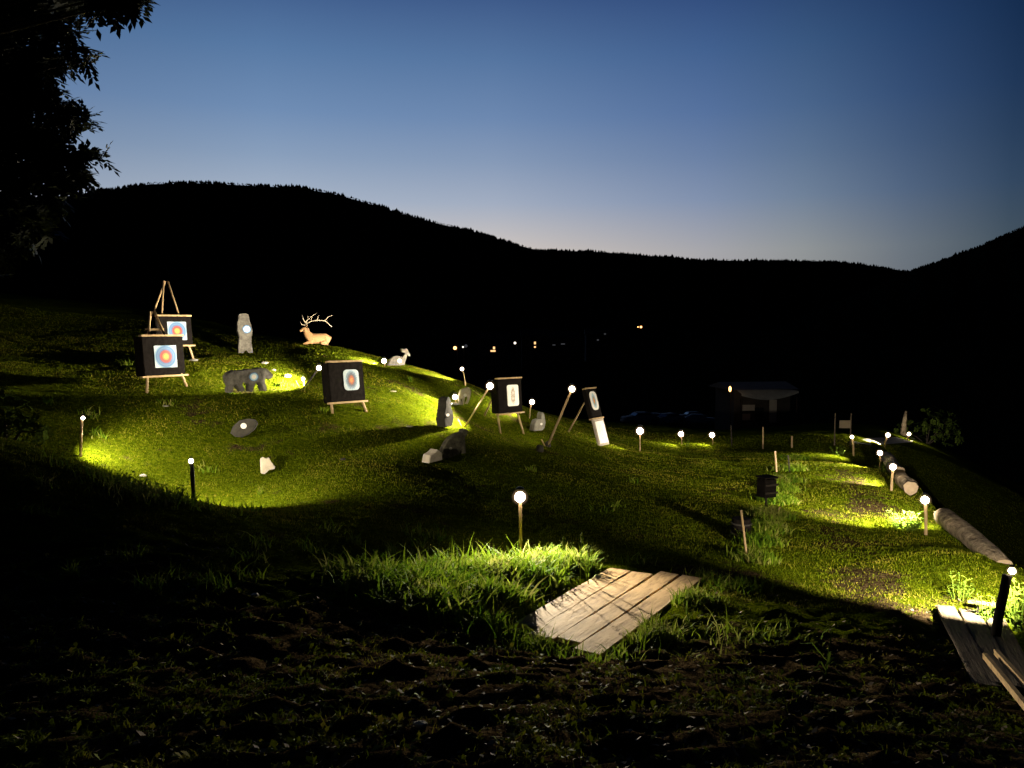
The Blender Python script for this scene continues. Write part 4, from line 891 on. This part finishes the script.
MB().ball((0,0,0), .13, 10, 6, (.7,.7,1.4)).build('bulb', M['orangelens'], wl, True); MB().tube([(.12,.2,zb),(.12,.2,.1),(0,.1,.25)], .03, 6).build('pole', M['darkwood'], wl)
ld = bpy.data.lights.new('bulb_light', 'POINT'); ld.energy = 5; ld.color = (1,.6,.3); ld.shadow_soft_size = .1; lo = bpy.data.objects.new('bulb_light', ld); col.objects.link(lo); lo.parent = wl; lo.location = (.1,-.5,0)

def car(name, paint):
    root = empty(name, (0,0,0)); L, Wd = 4.3, 1.75
    side = [(-2.15,.35),(-2.12,.75),(-1.95,.95),(-1.0,1.02),(-.45,1.42),(.9,1.45),(1.65,1.02),(2.05,.95),(2.15,.7),(2.15,.35)]
    bm = bmesh.new(); vs = [bm.verts.new((x, -Wd/2, z)) for x, z in side]; f = bm.faces.new(vs); e = bmesh.ops.extrude_face_region(bm, geom=[f])
    bmesh.ops.translate(bm, vec=(0, Wd, 0), verts=[v for v in e['geom'] if isinstance(v, bmesh.types.BMVert)])
    for v in bm.verts:
        if v.co.z > 1.2: v.co.y *= .84
    bmesh.ops.recalc_face_normals(bm, faces=bm.faces); bmesh.ops.bevel(bm, geom=bm.edges[:], offset=.05, segments=2, affect='EDGES')
    me = bpy.data.meshes.new('body'); bm.to_mesh(me); bm.free(); link('body', me, M[paint], root, True)
    for sy in (-1, 1):
        mb = MB(); y = sy*(Wd/2*.93)
        mb.v = [Vector((x, y+sy*(.0 if z < 1.2 else -.05), z)) for x, z in ((-.9,1.04),(-.42,1.34),(.85,1.36),(1.4,1.04))]
        mb.v += [v + Vector((0, sy*.035, 0)) for v in mb.v[:4]]; mb.f = [[4,5,6,7],[0,1,5,4],[1,2,6,5],[2,3,7,6],[3,0,4,7]]; mb.build('side_window', M['glass'], root)
        for x in (-1.35, 1.35):
            w_ = MB().tube([(x, sy*.68, .33),(x, sy*.89, .33)], .33, 18).build('wheel', M['tyre'], root); MB().tube([(x, sy*.86, .33),(x, sy*.90, .33)], .19, 12).build('rim', M['canvas'], w_)
    mb = MB(); mb.box((-.76,0,1.22), (.04,1.3,.42), Euler((0,R(54),0)).to_matrix()); mb.build('windscreen', M['glass'], root)
    for sy in (-.62,.62): MB().box((-2.13,sy,.72), (.06,.3,.14)).build('headlight', M['canvas'], root)
    return root
def copy_tree(o, parent=None):
    c = o.copy(); col.objects.link(c)
    if parent: c.parent = parent
    for ch in list(o.children): copy_tree(ch, c)
    return c
cw = car('parked_car', 'whitecar'); first = True
cars = [(640,404,90,.3,'pale parked car farthest left in the dark lot beyond the field'),(657,394,105,2.6,'pale parked car behind the leftmost one in the dark lot'),(668,403,92,.5,'pale parked car in the middle of the dark lot'),(692,391,112,.1,'pale parked car with a long light roof, back row of the dark lot'),(699,398,98,3.0,'pale parked car nearest the cabin in the dark lot')]
for px, py, Y, rz, lab in cars:
    o = cw if first else copy_tree(cw); first = False
    p = P(px, py, Y); o.location = (p.x, p.y, g1(p.x, p.y)); o.rotation_euler = (0,0,rz); tag(o, lab, 'car', 'cars parked beyond the field')

# ------------------------------------------------------------------ village lights in the valley
def street_lamp(px, py, D, m, label, r=None):
    h = P(px, py, D); gb = g1(h.x, h.y); root = empty('street_lamp', (h.x, h.y, gb)); tag(root, label, 'street lamp', 'distant lights in the valley')
    z = h.z-gb; k = D/768*(r or 1.3)
    MB().tube([(k*1.3,.3,0),(k*1.3,.3,z+.6),(0,0,z+.6)], .09, 6).build('pole', M['darkwood'], root); MB().ball((0,0,z), k, 10, 7).build('globe', M[m], root, True)
street_lamp(455,348,150,'orangelens','orange street lamp, leftmost of the far valley lights', 1.7)
street_lamp(463,347,150,'whitelens','small white street lamp beside the orange one', .7)
street_lamp(466,346,210,'dimlens','dim lamp right of the leftmost valley lights', 1.6)
street_lamp(515,343,170,'whitelens','white street lamp in the middle of the valley lights', 1.1)
def house(px, py, D, wins, label, wdt=9, m='warmwin'):
    p = P(px, py, D); gb = g1(p.x, p.y); root = empty('house', (p.x, p.y, gb)); tag(root, label, 'house', 'distant houses in the valley')
    H = p.z-gb+2.5
    MB().box((0,4,H/2), (wdt,7,H)).build('wall', M['cabin'], root)
    mb = MB(); mb.v = [Vector(v) for v in ((-wdt/2-.4,.1,H),(wdt/2+.4,.1,H),(wdt/2+.4,7.9,H),(-wdt/2-.4,7.9,H),(-wdt/2-.4,4,H+2.4),(wdt/2+.4,4,H+2.4))]
    mb.f = [[0,1,5,4],[2,3,4,5],[0,4,3],[1,2,5],[0,3,2,1]]; mb.build('roof', M['cabin'], root)
    for (dx, dz, ww, hh) in wins:
        s = D/F; f = MB().box((dx*s,.44,p.z-gb-dz*s), (ww*s+.2,.12,hh*s+.2)).build('window', M['cabin'], root)
        MB().box((dx*s,.36,p.z-gb-dz*s), (ww*s,.08,hh*s)).build('pane', M[m], f)
house(493,348,230,[(0,3,5,1.6),(1,0,2,2.6)],'far house with a lit orange window between the valley street lamps')
house(535,343,260,[(0,0,1.8,2.5),(0,4,1.8,1.5)],'far house with two small lit windows, right of the white street lamp')
house(563,344,300,[(0,0,4,1.2),(-9,1,3,1.0)],'far dark house with faint grey windows',12,'dimlens')
house(598,340,330,[(0,0,2,1.5),(7,-6,2,1.5)],'far dark house with two faint panes below the hillside light',10,'dimlens')
street_lamp(641,327,420,'orangelens','lone orange light high on the dark hillside', 1.1)
street_lamp(638,327,420,'orangelens','fainter light touching the lone hillside light', .6)
